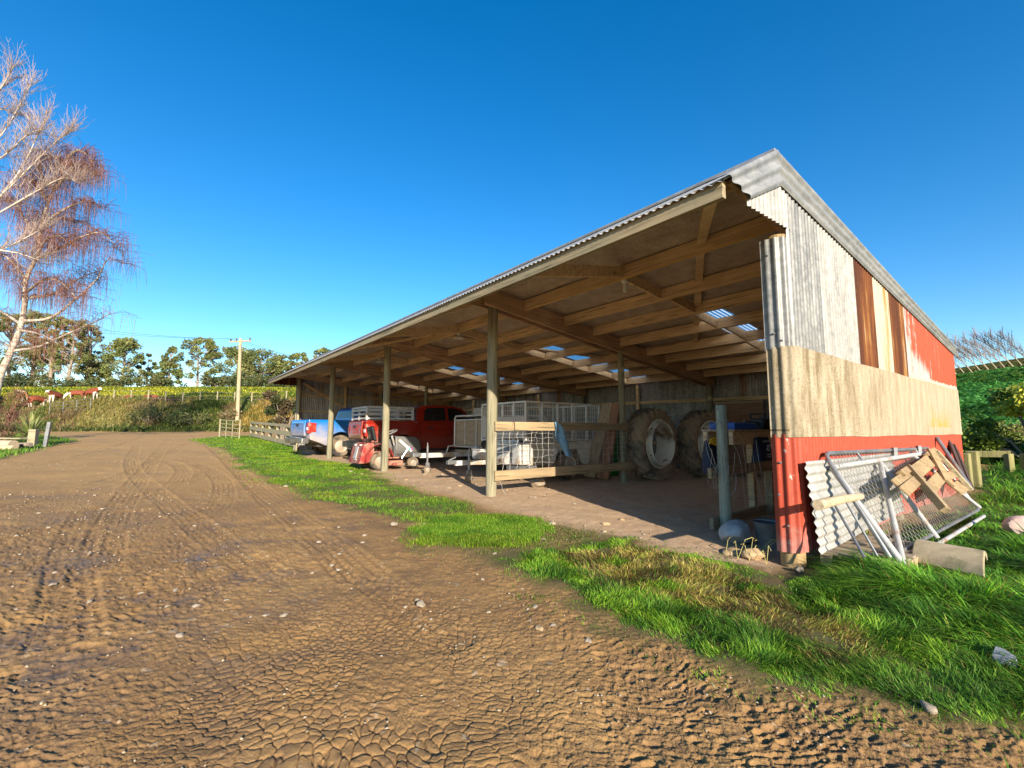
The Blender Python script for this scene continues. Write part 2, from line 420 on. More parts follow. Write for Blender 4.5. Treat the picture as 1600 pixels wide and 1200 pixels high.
def car_paint(name, c, dust=.35, zlo=.6, zhi=1.05):
    t = NT(name); x, y, z = t.xyz(); n = t.noise(5, 6, .65)
    d = t.math('MULTIPLY', t.sm(t.math('ADD', t.math('SUBTRACT', zhi, z), t.math('MULTIPLY', t.math('SUBTRACT', n, .5), .7)), 0, zhi-zlo), dust)
    # the rear end carries the most road dust
    rear = t.sm(t.math('SUBTRACT', 1.5, y), 0, 1.3)
    d = t.math('MULTIPLY', d, t.math('ADD', t.math('MULTIPLY', rear, .75), .25))
    t.col(t.mix(d, c, (.42, .33, .24))); t.set(t.math('ADD', t.math('MULTIPLY', d, .5), .22), 0, .5)
    t.b.inputs['Coat Weight'].default_value = .5; t.b.inputs['Coat Roughness'].default_value = .08; return t.m
M['glass'] = NT('dark_window_glass').set(.05, 0, .6).m; M['glass'].node_tree.nodes['Principled BSDF'].inputs['Base Color'].default_value = (.012, .014, .016, 1)
M['light_red'] = simple('red_lamp_plastic', (.45, .03, .02), .25, var=.1, bump=0, dirt=(.4, .22, .16), dirt_amt=.2)
M['light_clear'] = simple('clear_lamp_plastic', (.6, .6, .6), .2, var=.05, bump=0)
M['chrome'] = simple('dull_chrome', (.45, .45, .45), .3, .9, var=.1, dirt=(.3, .22, .15), dirt_amt=.4)
M['alloy'] = simple('dusty_wheel_rim', (.42, .38, .32), .5, .3, var=.15, dirt=(.42, .33, .24), dirt_amt=.8)

def leafy(name, c, var=.45, trans=.35, attr='tint', rough=.6):
    """leaves and blades: own colour per clump in the attribute, some light passing through"""
    t = NT(name); at = t.n('ShaderNodeVertexColor'); at.layer_name = attr
    k = t.mix(1.0, c, at.outputs[0], 'MULTIPLY') if c else at.outputs[0]
    t.col(k); t.set(rough, 0, .3)
    tr = t.n('ShaderNodeBsdfTranslucent'); t.link(k, tr.inputs[0])
    mx = t.n('ShaderNodeMixShader'); mx.inputs[0].default_value = trans
    t.link(t.b.outputs[0], mx.inputs[1]); t.link(tr.outputs[0], mx.inputs[2]); t.link(mx.outputs[0], t.out.inputs['Surface']); return t.m
M['blade'] = leafy('grass_blades', None, trans=.42)
M['leaf'] = leafy('leaves', None, trans=.25)
M['bark_grey'] = simple('grey_bark', (.26, .21, .16), .9, var=.4, scale=1.5, stretch=(3, 3, .6))
def birch_bark():
    t = NT('birch_bark'); a = t.noise(2.4, 5, .6, stretch=(1, 1, 3)); 
    t.col(t.ramp(a, [(.3, (.12, .085, .07)), (.45, (.33, .275, .22)), (.62, (.52, .46, .38))])); t.set(.85); return t.m
M['birch_bark'] = birch_bark()
M['birch_twig'] = simple('birch_twigs', (.19, .085, .06), .8, var=.3, scale=1, bump=0)
M['pale_twig'] = simple('pale_twigs', (.36, .275, .235), .8, var=.25, scale=1, bump=0)
M['bare_twig'] = simple('bare_twigs', (.22, .18, .165), .85, var=.3, scale=1, bump=0)
# ------------------------------------------------------------------ where things grow
def wpoly(px): return np.array([ground(x, y)[:2] for x, y in px])
def sdist(poly, X, Y):
    """signed distance to a polygon, negative inside"""
    n = len(poly); d = np.full(X.shape, 1e9); ins = np.zeros(X.shape, bool)
    for i in range(n):
        ax, ay = poly[i]; bx, by = poly[(i+1) % n]
        ex, ey = bx-ax, by-ay; wx, wy = X-ax, Y-ay
        t = np.clip((wx*ex+wy*ey)/(ex*ex+ey*ey+1e-12), 0, 1)
        d = np.minimum(d, (wx-ex*t)**2+(wy-ey*t)**2)
        c = ((ay <= Y) & (by > Y)) | ((by <= Y) & (ay > Y))
        with np.errstate(divide='ignore', invalid='ignore'):
            xi = ax+(Y-ay)/(by-ay if by != ay else 1e-9)*ex
        ins ^= c & (X < xi)
    d = np.sqrt(d); return np.where(ins, -d, d)
LAWN_A = wpoly([(300, 689), (345, 684), (400, 684), (455, 693), (470, 714), (510, 723), (562, 729), (585, 743), (640, 767), (700, 779), (750, 792),
                (735, 802), (700, 812), (640, 821), (560, 803), (480, 780), (430, 757), (385, 735), (352, 706)])
LAWN_B = wpoly([(640, 826), (720, 809), (800, 806), (845, 815), (868, 828), (840, 842), (780, 852), (720, 857), (680, 846)])
pc = [(772, 874), (830, 856), (900, 846), (960, 838), (1010, 850), (1090, 864), (1150, 884), (1215, 908), (1275, 893)]
pc2 = [(1600, 1140), (1500, 1126), (1400, 1104), (1300, 1080), (1180, 1060), (1100, 1034), (1040, 1004), (960, 978), (890, 952), (830, 914), (775, 886)]
LAWN_C = np.concatenate([wpoly(pc), np.array([W(-.22, .3)[:2], W(-.22, 2)[:2], W(-.22, DEPTH+.3)[:2], [9.5, 9.6], [13.5, 13.0], [15, 11], [10, 6], [6, 1.6], [4, .6], [2.9, 1.35]]), wpoly(pc2)])
MOSS = wpoly([(740, 800), (800, 800), (900, 822), (1010, 850), (900, 858), (780, 880), (700, 862), (640, 830), (690, 812)])
LEFTG = np.concatenate([wpoly([(118, 692), (60, 706), (0, 722)]), np.array([[-30, 16], [-38, 22], [-38, 37]]), wpoly([(20, 676), (70, 684)])])
TRACKS = [(.17, [(300, 820), (335, 803), (352, 780), (352, 757), (332, 737), (296, 722), (250, 715)]),
          (.16, [(262, 770), (285, 750), (290, 735), (262, 722), (215, 716)]),
          (.16, [(104, 1000), (112, 930), (112, 860), (140, 800)]),
          (.18, [(0, 860), (100, 822), (200, 786), (300, 757), (340, 735)]),
          (.17, [(560, 900), (440, 800), (372, 738), (332, 702), (300, 682)]), (.17, [(150, 900), (182, 800), (226, 742), (254, 704), (268, 681)]), (.17, [(700, 1000), (520, 850), (402, 762), (345, 712), (320, 690)]), (.17, [(0, 740), (90, 728), (170, 706), (225, 684)]),
          (.18, [(0, 800), (120, 770), (210, 742), (260, 715), (290, 695)]),
          (.16, [(420, 900), (330, 840), (240, 770), (200, 730), (215, 700)])]

def build_ground():
    thd = np.radians(np.linspace(-51, 51, 1180)); thc = np.radians(np.linspace(51, 309, 76))[1:-1]
    th = np.concatenate([thd, thc])
    phi = np.radians(np.linspace(38, 4.4, 540)); r1 = CAM_H/np.tan(phi)
    r2 = [r1[-1]]
    while r2[-1] < 420: r2.append(r2[-1]*1.0135)
    r = np.concatenate([[.05, .5, .9, 1.2], r1, np.array(r2[1:])])
    TH, RR = np.meshgrid(th, r)                 # rows r, columns angle
    X = (RR*np.sin(TH)).ravel(); Y = (RR*np.cos(TH)).ravel(); rr = RR.ravel()
    Z = zt(X, Y)
    grass = np.zeros(X.shape); wet = np.zeros(X.shape); crack = np.zeros(X.shape); dry = np.zeros(X.shape)
    bank = np.zeros(X.shape); field = np.zeros(X.shape); crop = np.zeros(X.shape); moss = np.zeros(X.shape)
    m = rr < 42; x, y = X[m], Y[m]; u = (x-CX)*UX+(y-CY)*UY; v = (x-CX)*VX+(y-CY)*VY
    jit = .30*(fbm(x*2.2, y*2.2, 21, 4)-.5)*2
    g = np.zeros(x.shape)
    for P, w_ in ((LAWN_A, .18), (LAWN_B, .15), (LAWN_C, .14), (LEFTG, .3)): g = np.maximum(g, 1-sstep(-w_, w_, sdist(P, x, y)+jit))
    mo = 1-sstep(-.25, .25, sdist(MOSS, x, y)+jit*1.5)
    floor = sstep(-1.05, -.3, v+.35*(fbm(x*1.3, y*1.3, 30, 3)-.5))*sstep(-.3, .2, u)*(1-sstep(18.6, 19.2, u))*(1-sstep(DEPTH-.1, DEPTH+.3, v))*(1-g)
    yard = np.clip(1-g-floor, 0, 1)*(1-sstep(36, 39, y))
    wx = x+.10*(fbm(x*4, y*4, 41, 3)-.5)+.30*(fbm(x*1.4, y*1.4, 42, 2)-.5); wy = y+.10*(fbm(x*4, y*4, 47, 3)-.5)+.30*(fbm(x*1.4, y*1.4, 48, 2)-.5)
    near = 1-sstep(6, 15, np.hypot(x, y))
    # broad relief
    z = yard*(.05*(fbm(x*.7, y*.7, 1, 3)-.5)+.035*(fbm(x*2.2, y*2.2, 2, 3)-.5))
    # mud cracked into plates, foreground centre
    cm = np.exp(-(((x+.75)/.85)**2+((y-2.35)/1.05)**2)*.9)*1.2
    cm = np.clip(cm*sstep(.34, .62, fbm(x*1.9, y*1.9, 61, 4)+.11), 0, 1)
    k = 21.5
    wx = wx+.045*(fbm(x*14, y*14, 43, 3)-.5); wy = wy+.045*(fbm(x*14, y*14, 49, 3)-.5)
    f1, f2, idv = worley(wx*k*.80, wy*k*1.25, 3)
    gap = sstep(.02, .17, f2-f1)
    plate = (gap-1)*.0095*(.3+1.4*fbm(x*2.3, y*2.3, 52, 3))+.006*(idv-.5)-.007*f1**2
    k2 = 38.
    # trodden mud, right and left
    tm = np.clip(1-cm, 0, 1)*near
    amp = .35+.65*sstep(.1, .9, np.where(x > 0, (x+.2)/1.2, (-x-1.2)/1.2))
    amp = amp*(1-.55*sstep(3.3, 6.5, y))
    a1, a2, ai = worley(wx*15+3.3, wy*19+1.1, 9)
    hoof = -sstep(.46, .12, a1)*(ai > .40)*.020+sstep(.30, .5, a1)*sstep(.75, .5, a1)*.008
    ridged = 1-np.abs(2*fbm(wx*11+.9*wy, wy*20, 71, 4)-1)
    lumps = .020*(ridged-.72)+.017*(fbm(wx*27, wy*38, 73, 3)-.5)
    b1, b2, _ = worley(wx*k2, wy*k2*1.25, 15)
    small = -.008*(1-sstep(.03, .22, b2-b1))
    trod = .60*(hoof*amp+lumps*(.35+.65*amp)+small*.75)
    z = z+yard*near*(cm*plate+tm*trod)
    z = z+yard*(.010*(fbm(x*7, y*7, 81, 4)-.5)+.006*(fbm(x*24, y*24, 83, 3)-.5)*near)
    cr = yard*near*np.clip(cm*(1-gap)+tm*np.clip(-trod*42-.15, 0, 1), 0, 1)
    z_pre = z.copy()
    # tyre marks
    for hw, px in TRACKS:
        P = np.array([ground(a, b)[:2] for a, b in px])
        # smooth the path
        for _ in range(3):
            q = [P[0]]
            for i in range(len(P)-1): q += [P[i]*.75+P[i+1]*.25, P[i]*.25+P[i+1]*.75]
            q.append(P[-1]); P = np.array(q)
        L0 = 0; best = np.full(x.shape, 9.); S = np.zeros(x.shape); D = np.zeros(x.shape)
        bb = (x > P[:, 0].min()-.5) & (x < P[:, 0].max()+.5) & (y > P[:, 1].min()-.5) & (y < P[:, 1].max()+.5)
        xb, yb = x[bb], y[bb]; bd, bs, bl = best[bb], S[bb], D[bb]
        for i in range(len(P)-1):
            e = P[i+1]-P[i]; l = np.hypot(*e); t = np.clip(((xb-P[i, 0])*e[0]+(yb-P[i, 1])*e[1])/(l*l), 0, 1)
            dx, dy = xb-P[i, 0]-e[0]*t, yb-P[i, 1]-e[1]*t; d = np.hypot(dx, dy); side = (e[0]*dy-e[1]*dx)/l
            nn = d < bd; bd = np.where(nn, d, bd); bs = np.where(nn, L0+t*l, bs); bl = np.where(nn, side, bl); L0 += l
        w_ = 1-sstep(hw*.85, hw*1.1, bd)
        pat = (.5+.5*np.cos(2*np.pi*bl/.075))*.5+(.5+.5*np.cos(2*np.pi*(bs/.11+np.abs(bl)/.09)))*.5
        rim = np.exp(-((bd-hw*1.12)/.04)**2)
        bro = .35+.65*sstep(.3, .6, fbm(xb*1.5, yb*1.5, 90, 3))
        dz = np.zeros(x.shape); dz[bb] = (-w_*(.004+.012*pat)+rim*.006)*bro; z = z+dz*yard
        c2 = np.zeros(x.shape); c2[bb] = w_*sstep(.45, .75, pat)*bro*.35; cr = np.maximum(cr, c2*yard)
    # floor and lawn relief
    z = z+floor*(.03*(fbm(x*2, y*2, 33, 4)-.5)+.012*(fbm(x*11, y*11, 35, 3)-.5))
    z = z+g*.05*(fbm(x*2.5, y*2.5, 37, 4)-.4)
    we = sstep(.52, .66, fbm(x*.9+7, y*.8, 101, 4))*sstep(-.004, -.016, z_pre-.02*(fbm(x*.7, y*.7, 1, 3)-.5)) * yard
    leftwet = np.exp(-(((x+2.6)/1.6)**2+((y-3.2)/1.5)**2))+.7*np.exp(-(((x+1.9)/1.8)**2+((y-6.0)/1.2)**2))+.5*np.exp(-(((x+.9)/.7)**2+((y-7.0)/1.0)**2))
    we = np.clip(we*.5+yard*np.clip(leftwet, 0, 1)*sstep(.42, .54, fbm(x*1.6, y*2.2, 105, 4))*sstep(.012, -.008, z_pre-.05*(fbm(x*.7, y*.7, 1, 3)-.5)), 0, 1)
    Z[m] += z; grass[m] = g; wet[m] = we; crack[m] = cr; dry[m] = floor; moss[m] = mo*(1-g)
    left = (1-sstep(-8, 0, X))
    e = 37.6+1.2*(vnoise(X*.16, Y*0, 3)-.5)
    bank = left*sstep(-.2, .5, Y-e); field = left*sstep(43.6, 44.6, Y+.8*(fbm(X*.3, Y*.3, 4)-.5))
    Q = .7*X+.7*Y; crop = sstep(4, 9, X)*sstep(15, 19, Q)*(Y > 6)
    nr, nc = len(r), len(th)
    I = np.arange(nr*nc).reshape(nr, nc); J = np.roll(I, -1, axis=1)
    q = np.stack([I[:-1], J[:-1], J[1:], I[1:]], -1).reshape(-1, 4)[:, ::-1]
    z1 = np.stack([grass, wet, crack, dry], -1); z2 = np.stack([bank, field, crop, moss], -1)
    o = np_mesh('ground', np.stack([X, Y, Z], -1), quads=q, mat=ground_mat(), attrs={'zone_a': z1, 'zone_b': z2}, smooth=True)
    tag(o, kind='structure'); return o

def ground_mat():
    t = NT('yard_mud')
    def attr(n):
        a = t.n('ShaderNodeAttribute'); a.attribute_name = n; s = t.n('ShaderNodeSeparateColor'); t.link(a.outputs['Color'], s.inputs[0])
        return s.outputs[0], s.outputs[1], s.outputs[2], a.outputs['Alpha']
    g, w_, c, d = attr('zone_a'); bk, fd, cp, ms = attr('zone_b')
    n1 = t.noise(.7, 5, .6); n2 = t.noise(5, 6, .65); n3 = t.noise(38, 5, .7); n4 = t.noise(150, 3, .6)
    k = t.ramp(n1, [(.3, (.255, .138, .048)), (.5, (.325, .183, .065)), (.7, (.41, .24, .088))])
    k = t.mix(t.math('MULTIPLY', t.sm(n2, .42, .66), .55), k, (.20, .112, .048))
    k = t.mix(t.math('MULTIPLY', t.sm(n3, .5, .72), .5), k, (.37, .235, .11))
    k = t.mix(t.math('MULTIPLY', t.sm(n4, .62, .72), .55), k, (.42, .30, .175))
    n5 = t.noise(13, 3, .5); k = t.mix(t.math('MULTIPLY', t.sm(n5, .66, .72), .6), k, (.46, .35, .23)); n6 = t.noise(1.9, 5, .7, stretch=(1, .5, 1)); k = t.mix(t.math('MULTIPLY', t.sm(n6, .52, .66), .45), k, (.19, .105, .044))
    yy = t.xyz()[1]; k = t.mix(t.math('MULTIPLY', t.sm(yy, 4.5, 11), .6), k, t.ramp(n2, [(.35, (.43, .24, .078)), (.65, (.55, .325, .115))]))
    k = t.mix(t.math('MULTIPLY', c, .55), k, (.10, .058, .03))
    k = t.mix(t.math('MULTIPLY', w_, .75), k, (.12, .085, .06))
    fl = t.ramp(n2, [(.3, (.43, .285, .17)), (.7, (.55, .385, .24))]); fl = t.mix(t.math('MULTIPLY', t.sm(n3, .55, .68), .5), fl, (.34, .24, .16))
    k = t.mix(d, k, fl)
    gr = t.ramp(n2, [(.35, (.13, .085, .035)), (.55, (.11, .095, .03)), (.7, (.08, .10, .025))]); k = t.mix(g, k, gr)
    mo = t.ramp(n2, [(.35, (.17, .12, .055)), (.65, (.12, .135, .03))]); k = t.mix(t.math('MULTIPLY', ms, .75), k, mo)
    ba = t.ramp(t.noise(.35, 6, .65), [(.35, (.16, .12, .055)), (.5, (.26, .23, .08)), (.66, (.15, .17, .045))]); k = t.mix(bk, k, ba)
    k = t.mix(fd, k, t.ramp(n1, [(.35, (.17, .20, .03)), (.65, (.34, .33, .04))]))
    k = t.mix(cp, k, t.ramp(t.noise(.3, 5, .6), [(.35, (.05, .11, .03)), (.65, (.07, .16, .035))]))
    t.col(k)
    rg = t.math('SUBTRACT', .9, t.math('MULTIPLY', w_, .72)); t.set(rg, 0, .35)
    h = t.math('ADD', t.math('MULTIPLY', n3, .6), t.math('MULTIPLY', n4, .4)); n7 = t.noise(420, 2, .5); h = t.math('ADD', h, t.math('MULTIPLY', n7, .25)); t.bump(h, .7, .014)
    return t.m

# ------------------------------------------------------------------ blades
def blades(name, P, h, w, bend, tint, mat, az=None, dirz=None):
    """each blade: a strip of two quads and a pointed tip, bent over towards its own heading"""
    n = len(P); az = RNG.uniform(0, 2*np.pi, n) if az is None else az
    face = az+np.pi/2+RNG.normal(0, .5, n)
    dx, dy = np.cos(az), np.sin(az); fx, fy = np.cos(face)*w/2, np.sin(face)*w/2
    V = np.zeros((n, 7, 3)); ts = (0, .45, .8, 1); ws = (1, .9, .6)
    for i, t_ in enumerate(ts):
        off = bend*t_*t_*h; zz = h*t_*(1-.35*np.clip(bend, 0, 1.6)*t_)
        cx, cy, cz = P[:, 0]+dx*off, P[:, 1]+dy*off, P[:, 2]+zz-.01
        if i < 3:
            V[:, 2*i, 0] = cx-fx*ws[i]; V[:, 2*i, 1] = cy-fy*ws[i]; V[:, 2*i, 2] = cz
            V[:, 2*i+1, 0] = cx+fx*ws[i]; V[:, 2*i+1, 1] = cy+fy*ws[i]; V[:, 2*i+1, 2] = cz
        else:
            V[:, 6, 0] = cx; V[:, 6, 1] = cy; V[:, 6, 2] = cz
    b = np.arange(n)*7
    Q = np.concatenate([np.stack([b, b+1, b+3, b+2], -1), np.stack([b+2, b+3, b+5, b+4], -1)]); T = np.stack([b+4, b+5, b+6], -1)
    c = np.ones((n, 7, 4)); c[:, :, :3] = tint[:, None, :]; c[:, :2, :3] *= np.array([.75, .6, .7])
    return np_mesh(name, V.reshape(-1, 3), Q, T, mat, {'tint': c.reshape(-1, 4)})
def scatter(poly, n, r0, pw=1.4, jitter=.12, box=None, keep=None):
    x0, y0 = poly.min(0); x1, y1 = poly.max(0)
    if box: x0, x1, y0, y1 = max(x0, box[0]), min(x1, box[1]), max(y0, box[2]), min(y1, box[3])
    x = RNG.uniform(x0, x1, n); y = RNG.uniform(y0, y1, n)
    jx = .30*(fbm(x*2.2, y*2.2, 21, 4)-.5)*2+RNG.normal(0, .05, n)*np.clip(np.hypot(x, y)/6, .4, 2)
    sd_ = sdist(poly, x, y)+jx; ok = (sd_ < 0) & (RNG.uniform(0, 1, n) < .15+.85*sstep(0, .20, -sd_)) | (sd_ < .45) & (RNG.uniform(0, 1, n) < .035*sstep(.45, 0, sd_)+.10*(fbm(x*6, y*6, 23, 2) > .62)*sstep(.4, 0, sd_))
    r = np.hypot(x, y); ok &= RNG.uniform(0, 1, n) < np.minimum(1, (r0/r)**pw)
    x, y = x[ok], y[ok]; return np.stack([x, y, zt(x, y)], -1)
def pick(cols, n): 
    c = np.array(cols); i = RNG.integers(0, len(c), n); return c[i]*RNG.uniform(.75, 1.25, (n, 1))

def build_grass():
    # short lawn
    P = np.concatenate([scatter(LAWN_A, 1300000, 10, 1.5), scatter(LAWN_B, 110000, 7)])
    n = len(P); f = fbm(P[:, 0]*1.3, P[:, 1]*1.3, 55, 4)
    tint = pick([(.10, .25, .016), (.13, .30, .02), (.08, .20, .016), (.17, .31, .025)], n)
    tint = np.where((f > .57)[:, None], tint*np.array([1.5, 1.12, 1.0]), tint)
    tint = np.where((RNG.uniform(0, 1, n) < .05)[:, None], np.array([.36, .33, .10]), tint)
    r = np.hypot(P[:, 0], P[:, 1])
    u, v = UVof(P.T); tall = ((u > 18.9) & (v > -1.0)) | (sdist(np.array([W(19, -.5)[:2], W(31, -.5)[:2], W(31, .6)[:2], W(19, .6)[:2]]), P[:, 0], P[:, 1]) < 0)
    ton = sstep(.4, .62, fbm(P[:, 0]*2.6, P[:, 1]*2.6, 93, 3))[:, None]; tint = tint*(.92+.3*ton)+ton*np.array([.045, .03, 0])
    h = RNG.uniform(.025, .062, n)*(.6+.8*f); h = np.where(tall, h*2.6, h); w_ = np.clip(.0011*r, .007, .03)*RNG.uniform(.7, 1.2, n)
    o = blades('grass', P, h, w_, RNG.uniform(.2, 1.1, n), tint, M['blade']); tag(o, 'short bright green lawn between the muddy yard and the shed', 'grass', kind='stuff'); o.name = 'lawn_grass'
    # moss and sparse shoots
    P = scatter(MOSS, 30000, 7); n = len(P)
    o = blades('moss_grass', P, RNG.uniform(.01, .03, n), RNG.uniform(.008, .014, n), RNG.uniform(.2, 1, n), pick([(.12, .16, .03), (.18, .2, .05), (.2, .16, .06)], n), M['blade'])
    tag(o, 'thin dark mossy shoots in the wet gap between the lawn patches', 'grass', kind='stuff')
    # rough verge in front of and beside the end wall
    P = np.concatenate([scatter(LAWN_C, 900000, 4.0, 1.6, .16, box=(-2, 5, 1, 7)), scatter(LAWN_C, 160000, 5.0, 1.3, .16, box=(5, 16, .4, 7)), scatter(LAWN_C, 160000, 5.0, 1.3, .16, box=(5, 16, 7, 15))]); n = len(P); x, y = P[:, 0], P[:, 1]
    u, v = UVof(P.T); r = np.hypot(x, y)
    lush = sstep(1.9, 3.0, x+.25*(y-2)*.0+.35*(fbm(x*1.5, y*1.5, 5)-.5))       # long grass towards the right
    deadm = np.exp(-((sdist(wpoly([(900, 868), (1000, 862), (1100, 885), (1200, 925), (1260, 960), (1330, 1000), (1300, 1020), (1180, 960), (1060, 930), (960, 905)]), x, y)).clip(0)/.16)**2)
    dead = sstep(.36, .54, fbm(x*3.4, y*3.4, 66, 4)+.20*deadm-.12)*deadm*(1-.8*lush)
    bare = (RNG.uniform(0, 1, n) < .55*dead)
    tint = pick([(.075, .20, .016), (.10, .25, .018), (.055, .15, .016), (.15, .27, .03)], n)
    lt = pick([(.055, .19, .018), (.08, .25, .02), (.12, .30, .028), (.04, .12, .016)], n)
    tint = np.where((RNG.uniform(0, 1, n) < lush)[:, None], lt, tint)
    straw = pick([(.34, .27, .09), (.24, .175, .065), (.13, .08, .035), (.32, .33, .07), (.17, .11, .045)], n)
    tint = np.where((RNG.uniform(0, 1, n) < dead*.85+.04)[:, None], straw, tint)
    tuft = fbm(x*4.5, y*4.5, 77, 3); tuft2 = fbm(x*9, y*9, 78, 3)
    gone = RNG.uniform(0, 1, n) > np.clip(.25+2.6*(.5*tuft+.5*tuft2-.30), .12, 1)
    h = RNG.uniform(.03, .085, n)*(.45+1.1*tuft)*(1-lush)+lush*RNG.uniform(.08, .25, n)*(.45+1.1*tuft)
    tone = sstep(.38, .66, fbm(x*5.5, y*5.5, 91, 3))[:, None]; tint = tint*(.95+.75*tone)+tone*np.array([.11, .09, 0])*RNG.uniform(0, 1.5, (n, 1))
    h = np.where(bare, h*.45, h); h = np.where(gone, h*.4, h)
    edge = sdist(LAWN_C, x, y); h = h*(.45+.55*sstep(0, -.35, edge))
    slab = np.hypot(x-3.7, y-3.9) < .62; h = np.where(slab, h*.45, h)
    wl = (u > -1.1) & (u < -.1) & (v > .2) & (v < 6.5); h = np.where(wl, h*.55, h)        # kept low where the gates lean
    near_stump = np.hypot(u, v) < .45; h = np.where(near_stump, h*.3, h)
    # clumps lean together
    az = 2*np.pi*vnoise(x*3.1, y*3.1, 88)*1.8+RNG.normal(0, .8, n)
    w_ = np.where(lush > .5, RNG.uniform(.0042, .0095, n), RNG.uniform(.0032, .0065, n))*np.clip(r/3.2, .8, 2)
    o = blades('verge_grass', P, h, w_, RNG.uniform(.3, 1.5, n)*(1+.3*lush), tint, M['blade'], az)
    tag(o, 'rough verge of green and straw coloured grass growing long beside the end wall', 'grass', kind='stuff')
    # left patch
    P = scatter(LEFTG, 160000, 20, 1.5, .3); n = len(P)
    o = blades('corner_grass', P, RNG.uniform(.06, .2, n), RNG.uniform(.02, .035, n), RNG.uniform(.2, 1, n), pick([(.11, .28, .02), (.16, .34, .03), (.24, .28, .06)], n), M['blade'])
    tag(o, 'green grass around the logs at the yard corner', 'grass', kind='stuff')
    # bank
    n0 = 130000; x = RNG.uniform(-60, -2, n0); y = RNG.uniform(37.4, 45.5, n0); e = 37.6+1.2*(vnoise(x*.16, y*0, 3)-.5)
    dirt = sstep(.5, .62, fbm(x*.25, y*.25, 14, 4)+.25*np.exp(-((x+37)/5)**2))
    ok = (y > e+.1) & (RNG.uniform(0, 1, n0) > dirt*.75); x, y, e = x[ok], y[ok], e[ok]; n = len(x); f = fbm(x*.22, y*.3, 18, 4); f2 = fbm(x*.5+9, y*.5, 19, 3)
    a = pick([(.30, .25, .075), (.36, .29, .09), (.24, .235, .055)], n); b = pick([(.13, .17, .035), (.18, .22, .045), (.10, .13, .03)], n); c = pick([(.23, .17, .075), (.27, .20, .09)], n)
    tint = np.where((f > .5)[:, None], a, b); tint = np.where((f2 > .62)[:, None], c, tint)
    gold = (x > -24) & (x < -14) & (RNG.uniform(0, 1, n) < .6); tint = np.where(gold[:, None], pick([(.50, .34, .09), (.44, .30, .08)], n), tint)
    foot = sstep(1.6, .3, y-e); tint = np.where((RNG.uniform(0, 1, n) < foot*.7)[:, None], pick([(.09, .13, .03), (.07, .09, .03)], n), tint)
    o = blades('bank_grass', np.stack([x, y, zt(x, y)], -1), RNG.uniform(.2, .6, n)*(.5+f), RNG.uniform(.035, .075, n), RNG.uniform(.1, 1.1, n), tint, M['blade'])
    tag(o, 'long olive and golden rough grass covering the far bank', 'grass', kind='stuff')
    # yellow flowering crop above the bank
    n0 = 90000; x = RNG.uniform(-95, 0, n0); y = 44.6+RNG.uniform(0, 1, n0)**1.6*80; n = n0
    f = fbm(x*.12, y*.3, 31, 4)
    tint = np.where((RNG.uniform(0, 1, n) < sstep(.35, .6, f)*.8+.12)[:, None], pick([(.60, .52, .03), (.52, .50, .05), (.66, .6, .06)], n), pick([(.18, .25, .03), (.26, .3, .04), (.13, .2, .03)], n))
    o = blades('mustard_crop', np.stack([x, y, zt(x, y)], -1), RNG.uniform(.35, .8, n), .10+.0022*(y-44)*RNG.uniform(.8, 1.5, n), RNG.uniform(.4, 1.4, n), tint, M['blade'])
    tag(o, 'yellow flowering crop along the top of the bank', 'crop', kind='stuff')
    # leafy crop in rows on the hill to the right
    n0 = 150000; Q = 17+RNG.uniform(0, 1, n0)**1.5*66; s = RNG.uniform(-14, 26, n0)
    Q = np.round(Q/1.5)*1.5+RNG.normal(0, .25, n0)
    x = (Q+s*1.0)*.714; y = (Q-s*1.0)*.714; ok = (x > 7) & (y > 7.5) & (np.arctan2(x, y) > R(36)) & (np.arctan2(x, y) < R(62)); x, y, Q = x[ok], y[ok], Q[ok]; n = len(x)
    f = fbm(x*.3, y*.3, 43, 4)
    tint = np.where((f > .5)[:, None], pick([(.09, .29, .06), (.13, .38, .08), (.17, .44, .085)], n), pick([(.045, .15, .03), (.07, .20, .04), (.17, .28, .04)], n))
    top = Q > 60; tint = np.where(top[:, None], pick([(.2, .2, .06), (.24, .19, .08), (.16, .2, .05)], n), tint)
    h = RNG.uniform(.3, .65, n)*np.where(top, .5, 1)
    o = blades('leafy_crop', np.stack([x, y, zt(x, y)], -1), h, .09+.0022*Q*RNG.uniform(.8, 1.6, n), RNG.uniform(.6, 1.6, n), tint, M['blade'])
    tag(o, 'dark green leafy crop in rows on the hillside behind the shed', 'crop', kind='stuff')

